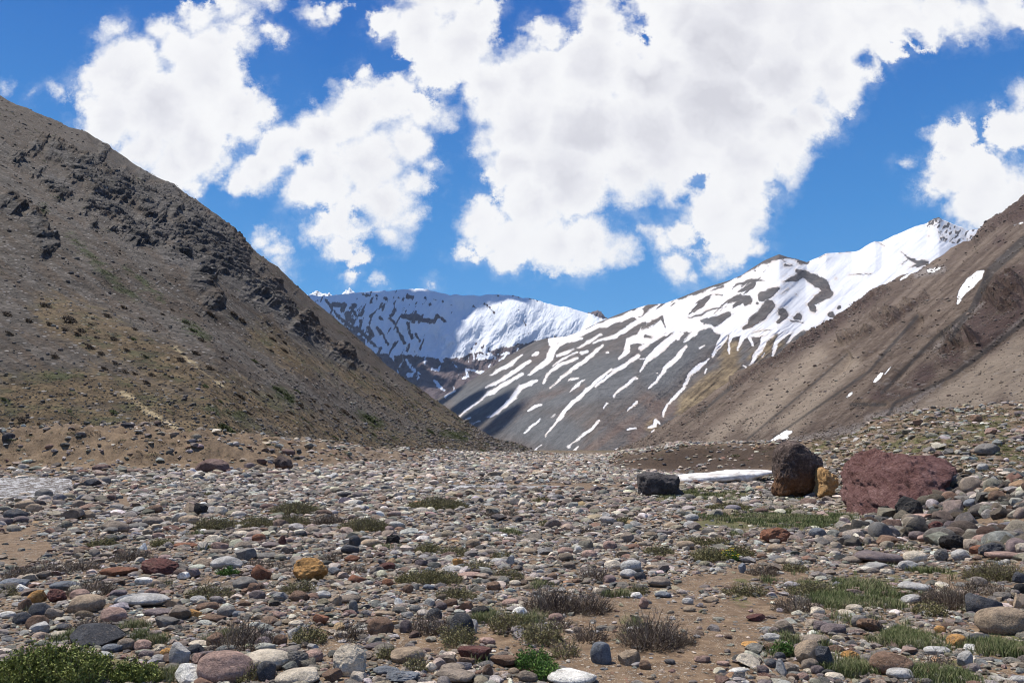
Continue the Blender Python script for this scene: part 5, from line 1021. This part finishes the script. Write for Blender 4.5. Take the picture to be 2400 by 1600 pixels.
# yellow flowers
def flowers(u, v, w, h, seed):
    rng = np.random.default_rng(seed); x, y, z, Dd = ground_at(u, v + h * .5)
    root = bpy.data.objects.new('wildflower_plant', None); C.objects.link(root); root.location = (x, y, z)
    W_ = w * Dd / F; g = lambda bx, by: H(bx + x, by + y) - z
    V, Fq, Pt = twigs(rng, W_, W_ * .5, h * Dd / F * .9, 60, .003, g, .8, 5, .3); link_mesh('stems', V, Fq, ML_bright, root, smooth=False)
    for i in rng.choice(60, 26, replace=False):
        c = Pt[i, -1]; vs, fs = [], []
        for a in range(7):
            t = a * 6.283 / 7; r = .021; vs += [c, c + (r * .6 * math.cos(t - .35), r * .6 * math.sin(t - .35), .008), c + (r * math.cos(t), r * math.sin(t), .004), c + (r * .6 * math.cos(t + .35), r * .6 * math.sin(t + .35), .008)]
            fs.append([a * 4, a * 4 + 1, a * 4 + 2, a * 4 + 3])
        link_mesh('blossom', np.array(vs), np.array(fs), ML_yellow, root, smooth=False)
    V, Fq = leaves(rng, Pt[rng.integers(0, 60, 700), rng.integers(1, 5, 700)] + rng.normal(0, .02, (700, 3)), .03); link_mesh('foliage', V, Fq, ML_bright, root, smooth=False)
    tag(root, 'cluster of small yellow wildflowers growing beside a low green shrub', 'flowers')
flowers(1600 + 330 * .3401, 1100 + 590 * .3401, 42, 26, 5)

# grass: nobody could count the blades
GP = {'A': "440 1160 100 40;905 1085 90 40;940 1155 60 40;1060 1190 70 40;1100 1420 120 80;1540 1140 90 110;1340 440 60 30;1450 540 50 30;60 1010 90 60;1110 800 60 30", 'B': "730 1200 150 70;1170 430 100 40;980 1030 120 40;850 1370 120 50;1100 1000 140 50;1290 1040 150 60;1930 1050 200 110;1960 850 60 80;300 530 80 50;1360 570 90 40;2330 1150 60 110;320 380 60 40;1000 545 90 30;1350 800 90 30;1850 870 60 40;700 1180 120 90",
 'C': "640 265 560 60;560 330 520 70;850 330 360 80;120 190 420 60;150 150 500 50;1150 880 260 110;1250 800 300 140;1100 760 260 70;1650 690 120 110;1800 700 140 100;1480 540 120 36;1220 1390 180 170;1380 1080 200 110;1560 1150 260 130;1700 920 200 110;1880 1390 300 150;2290 1230 200 170;2340 1400 120 140;1430 920 120 70;550 340 480 70;850 340 300 100;1080 300 130 110;1160 360 90 70;200 180 380 50;740 1180 80 36;680 1265 100 36;2290 440 80 36;1050 930 120 60;1640 1260 80 60;820 200 120 36;1020 160 80 36;600 770 70 25;350 440 120 36;1500 1180 160 100;1000 1190 100 50"}
gv = []; gf = 0
for k in GP:
    ox, oy, sc = frame[k]
    for it in GP[k].split(';'):
        q = [float(t) for t in it.split()]; u, v, w, h = ox + q[0] * sc, oy + q[1] * sc, q[2] * sc, q[3] * sc
        x, y, z, Dd = ground_at(u, v + h * .3); px = Dd / F; far = max(1, Dd / 8)
        dep = min(h * px / max((v - 1055) / F, .05) * .6, w * px * 1.6); nt = int(w * h * .115 / far ** .3 * (2.0 if Dd < 9 else 1.4)); nt = int(nt * (1.6 if Dd > 14 else 1)); nt = max(nt, 8)
        tx = x + R.normal(0, .42, nt) * w * px; ty = y + .35 * dep + R.normal(0, .5, nt) * dep; kq = (vnoise(tx * 2.6, ty * 2.6, 0, 33) + .5 * vnoise(tx * 7, ty * 7, 0, 34)) > .06; tx = tx[kq]; ty = ty[kq]; nt = len(tx); m = 11
        bx = np.repeat(tx, m) + R.normal(0, .022 * far, nt * m); by = np.repeat(ty, m) + R.normal(0, .022 * far, nt * m); bz = H(bx, by); n = len(bx)
        L = .072 * R.uniform(.4, 1.25, n) * (far ** .25); th = R.uniform(0, 6.283, n); ln = R.uniform(.1, .75, n); wd = .0022 * far ** 1.0
        c, s = np.cos(th), np.sin(th); b0 = np.stack([bx, by, bz - .005], -1); side = np.stack([-s, c, 0 * s], -1) * wd
        mid = b0 + np.stack([c * ln * L * .35, s * ln * L * .35, L * .6], -1); tip = b0 + np.stack([c * ln * L, s * ln * L, L], -1)
        gv.append(np.stack([b0 - side, b0 + side, mid + side * .8, mid - side * .8, tip], 1).reshape(-1, 3))
gv = np.concatenate(gv); n = len(gv) // 5; i5 = np.arange(n)[:, None] * 5
o = link_mesh('grass', gv, [i5 + np.array([[0, 1, 2, 3]]), i5 + np.array([[3, 2, 4]])], ML_grass, smooth=False); tag(o, kind='stuff'); print('blades', n)

# shrubs on the hillside: clumps of small leaf faces
def clump(seed, n=420):
    rng = np.random.default_rng(seed); p_ = rng.normal(size=(n, 3)); p_ /= np.linalg.norm(p_, axis=1)[:, None]; p_ *= rng.uniform(.45, 1, (n, 1)) ** .5; p_[:, 2] = np.abs(p_[:, 2])
    k = 1 + .25 * fbm(p_[:, 0] * 2 + seed, p_[:, 1] * 2, p_[:, 2] * 2, 2, seed); p_ *= k[:, None]; return leaves(rng, p_ * .85, .30)
CLM = []
for i in range(6):
    v, f = clump(60 + i); o = link_mesh('shrub_shape', v, f, MSH_far, smooth=False); g2_ = o.data.copy(); g2_.materials[0] = MSH_farg; CLM.append((o.data, g2_)); bpy.data.objects.remove(o)
from mathutils.bvhtree import BVHTree
X_, Y_, Z_ = HL; X_, Y_, Z_ = X_[::2, :760:2], Y_[::2, :760:2], Z_[::2, :760:2]
bvh = BVHTree.FromPolygons([Vector(q) for q in np.stack([X_, Y_, Z_], -1).reshape(-1, 3)], [tuple(int(t) for t in q) for q in grid_faces(*X_.shape)])
hill_n = bpy.data.objects['hill']
def hill_hit(u, v):
    x, y, z = pt(u, v, 1.0); h = bvh.ray_cast(Vector((0, 0, CAMZ)), Vector((float(x), float(y), float(z) - CAMZ)).normalized()); return h[0]
LANDH = [(165, 240, 'the top of the left ridge', None), (330, 470, 'the upper dark crags', None), (540, 620, 'the main dark crag band', None), (780, 830, 'the lowest dark crags', None), (300, 925, 'the pale yellow gully', None), (430, 830, 'the thin yellow streak', None),
         (100, 1010, 'the bank edge over the river', None), (235, 640, 'the green strip', None), (600, 1000, 'the black boulder on the terrace', None), (490, 965, 'the rusty block', None), (1150, 1040, 'the foot of the hill', None), (950, 985, 'the large green shrub', None), (60, 720, 'the dark shrub belt', None)]
SHH = """280 50 90 n;430 140 110 n;480 220 70 n;560 300 80 n;640 430 60 n;660 110 60 n;310 160 70 n;50 100 80 n;180 140 70 n;60 220 60 n;340 360 70 n;620 340 60 n;710 400 50 n;770 450 50 n;830 460 50 n;900 520 60 n;930 470 60 n;1110 380 80 n;870 130 50 n;1060 70 40 n;1190 200 70 g;1140 150 60 g;1280 90 50 n;1210 100 40 n;1310 110 40 n
1430 90 60 n;1480 130 50 n;1670 250 55 n;1660 320 35 n;1740 265 35 n;1740 320 45 n;1560 385 55 g;1610 415 40 n;1290 430 60 n;1200 340 60 n;1240 260 70 n;1360 370 50 n;1560 570 60 n;1470 600 60 n;1700 560 70 g;1760 600 60 g;1830 640 60 n;1910 620 50 n;2010 655 40 n;2110 690 60 n;2160 730 60 n;2260 740 100 g;2190 810 60 n;2050 850 50 g;1880 790 40 n
280 800 120 n;620 820 150 n;150 750 90 n;1380 800 120 g;150 960 90 n;1950 950 80 n;120 850 50 n;500 200 60 n;560 160 50 n;400 190 60 n;760 60 60 n;1000 100 50 n;960 200 60 n;830 190 50 n;820 250 50 g;700 250 60 n;600 240 50 n;780 320 50 n;900 360 50 g;1050 480 50 n;1110 560 40 n;1350 630 50 g;1400 700 40 n;1520 700 50 n;1650 600 40 n;1600 680 40 n;1780 700 50 n;1960 690 50 n;2050 740 40 n;2280 830 40 n;30 620 60 g;700 700 60 g;430 690 40 g;1260 540 50 g"""
SHP = """430 915 44 n;660 1060 50 n;900 920 44 n;950 910 34 n;870 1010 34 n;720 1095 40 g;1220 1100 80 g;1070 1080 60 g;1160 1030 40 n;980 1050 40 n;1330 1170 40 n;1390 1200 50 g;1590 1230 30 n;1700 1220 50 n;1050 970 40 n;750 870 34 n;820 880 30 g;540 960 50 n;500 1010 40 n;600 1000 40 n;340 980 40 n;270 920 46 n;250 830 40 g;200 880 60 g;470 850 30 n;560 870 30 n;1280 1070 34 n;1440 1190 30 n;880 1190 50 n;1500 1260 26 n"""
nh = 0; GRH = 'shrubs dotted over the left hillside'; used_spots = []
def hill_shrub(u, v, w, g):
    global nh
    hit = hill_hit(u, v)
    if hit is None: return
    px = hit.y / F; me = CLM[nh % 6][1 if g else 0]; nh += 1
    o = bpy.data.objects.new('shrub', me); C.objects.link(o); o.location = hit; s = w * px * .5
    o.scale = (s * rnd.uniform(.8, 1.1), s * rnd.uniform(.6, .9), s * rnd.uniform(.34, .55)); o.rotation_euler = (rnd.uniform(-.1, .1), math.radians(33), rnd.uniform(-.3, .3)); o.location.z -= s * .12
    global LAND
    sv = LAND; LAND = LANDH
    lab = where_label(('large ' if w > 26 else 'small ' if w < 15 else '') + ('dark green' if g else 'dark brown') + ' shrub', u, v); LAND = sv
    tag(o, lab, 'shrub', GRH)
for fr, T_ in ((cM, SHH), (cP, SHP)):
    for it in T_.replace('\n', ';').split(';'):
        q = it.split()
        if len(q) == 4: hill_shrub(fr[0] + float(q[0]) * fr[2], fr[1] + float(q[1]) * fr[2], float(q[2]) * fr[2] * 1.3, q[3] == 'g')
# the rest of the scrub, uncounted
lib = [clump(80 + i, 60) for i in range(5)]
Xf, Yf, Zf = (q[:, :760] for q in HL)
def wsc(U, V, Y): return .10 + 1.0 * sstep(field(U, V, OCH) + 30 * fbm(U * .02, V * .02, 0, 3, 8), -10, 30) + 3.0 * sstep(field(U, V, GRL), -8, 4) + .8 * sstep(field(U, V, CRV) + 25 * fbm(U * .03, V * .03, 0, 3, 9), -6, 12)
hx, hy, hz, hu, hv = surf_points((Xf, Yf, Zf), 3600, wsc); n = len(hx)
mu = np.concatenate([R.uniform(1900, 2420, 2300), R.uniform(-40, 1100, 420), R.uniform(1440, 1900, 90)]); mv = np.concatenate([R.uniform(958, 1110, 2300), R.uniform(1005, 1090, 420), R.uniform(1046, 1080, 90)])
mx_, my_, mz_, mm = [], [], [], []
_ds = np.exp(np.linspace(math.log(14), math.log(140), 260))
for u_, v_ in zip(mu, mv):
    xx, yy, zz = pt(u_, v_, _ds); k = np.nonzero(zz <= H(xx, yy))[0]
    if len(k) and (u_ > 1430 or k[0] < 258): mx_.append(xx[k[0]]); my_.append(yy[k[0]]); mz_.append(float(H(xx[k[0]], yy[k[0]]))); mm.append(u_)
hx = np.concatenate([hx, mx_]); hy = np.concatenate([hy, my_]); hz = np.concatenate([hz, mz_]); hu = np.concatenate([hu, np.array(mm) + 3000]); hv = np.concatenate([hv, np.full(len(mm), 1000.)]); n = len(hx)
sz = hy * .0030 * R.uniform(.05, 1, n) ** (-1 / 1.9); sz = np.minimum(sz, hy * .014)
S3 = np.stack([sz * 1.25, sz * .75, sz * .42], -1) * .55
gm = (R.uniform(0, 1, n) < np.where(sstep(field(hu, hv, GRL), -8, 4) > .3, .95, .30)) | ((hu > 4400) & (R.uniform(0, 1, n) < .75))
vs, fs, cs = [], [], []; off = 0; kk = R.integers(0, 5, n)
for k, (v, f) in enumerate(lib):
    i = np.nonzero(kk == k)[0]; q = v[None] * S3[i][:, None, :]; q[..., 2] -= q[..., 0] * .62 * (hu[i] < 1290)[:, None]; q = q + np.stack([hx[i], hy[i], hz[i]], -1)[:, None, :]
    vs.append(q.reshape(-1, 3)); fs.append((f[None] + (np.arange(len(i)) * len(v))[:, None, None] + off).reshape(-1, 4)); cs.append(np.repeat(gm[i], len(f))); off += len(i) * len(v)
o = link_mesh('scrub', np.concatenate(vs), np.concatenate(fs), [MSH_far, MSH_farg], smooth=False, fmat=np.concatenate(cs).astype(int)); tag(o, kind='stuff')

# ------------------------------------------------------------------ air: a thin even haze over the whole valley
hb = bmesh.new(); bmesh.ops.create_cube(hb, size=1.0)
for q in hb.verts: q.co = Vector((q.co.x * 27000, q.co.y * 27000, -60 if q.co.z < 0 else 1250))
hm = bpy.data.meshes.new('haze'); hb.to_mesh(hm); hb.free(); ho = bpy.data.objects.new('haze', hm); C.objects.link(ho); ho['kind'] = 'stuff'
vm = bpy.data.materials.new('haze'); vm.use_nodes = True; vt = vm.node_tree; vt.nodes.clear()
vo = vt.nodes.new('ShaderNodeOutputMaterial'); pv = vt.nodes.new('ShaderNodeVolumePrincipled'); pv.inputs['Color'].default_value = (.62, .78, 1.0, 1); pv.inputs['Density'].default_value = 2.0e-5; pv.inputs['Anisotropy'].default_value = .2
vt.links.new(pv.outputs[0], vo.inputs['Volume']); hm.materials.append(vm); S.cycles.volume_bounces = 0
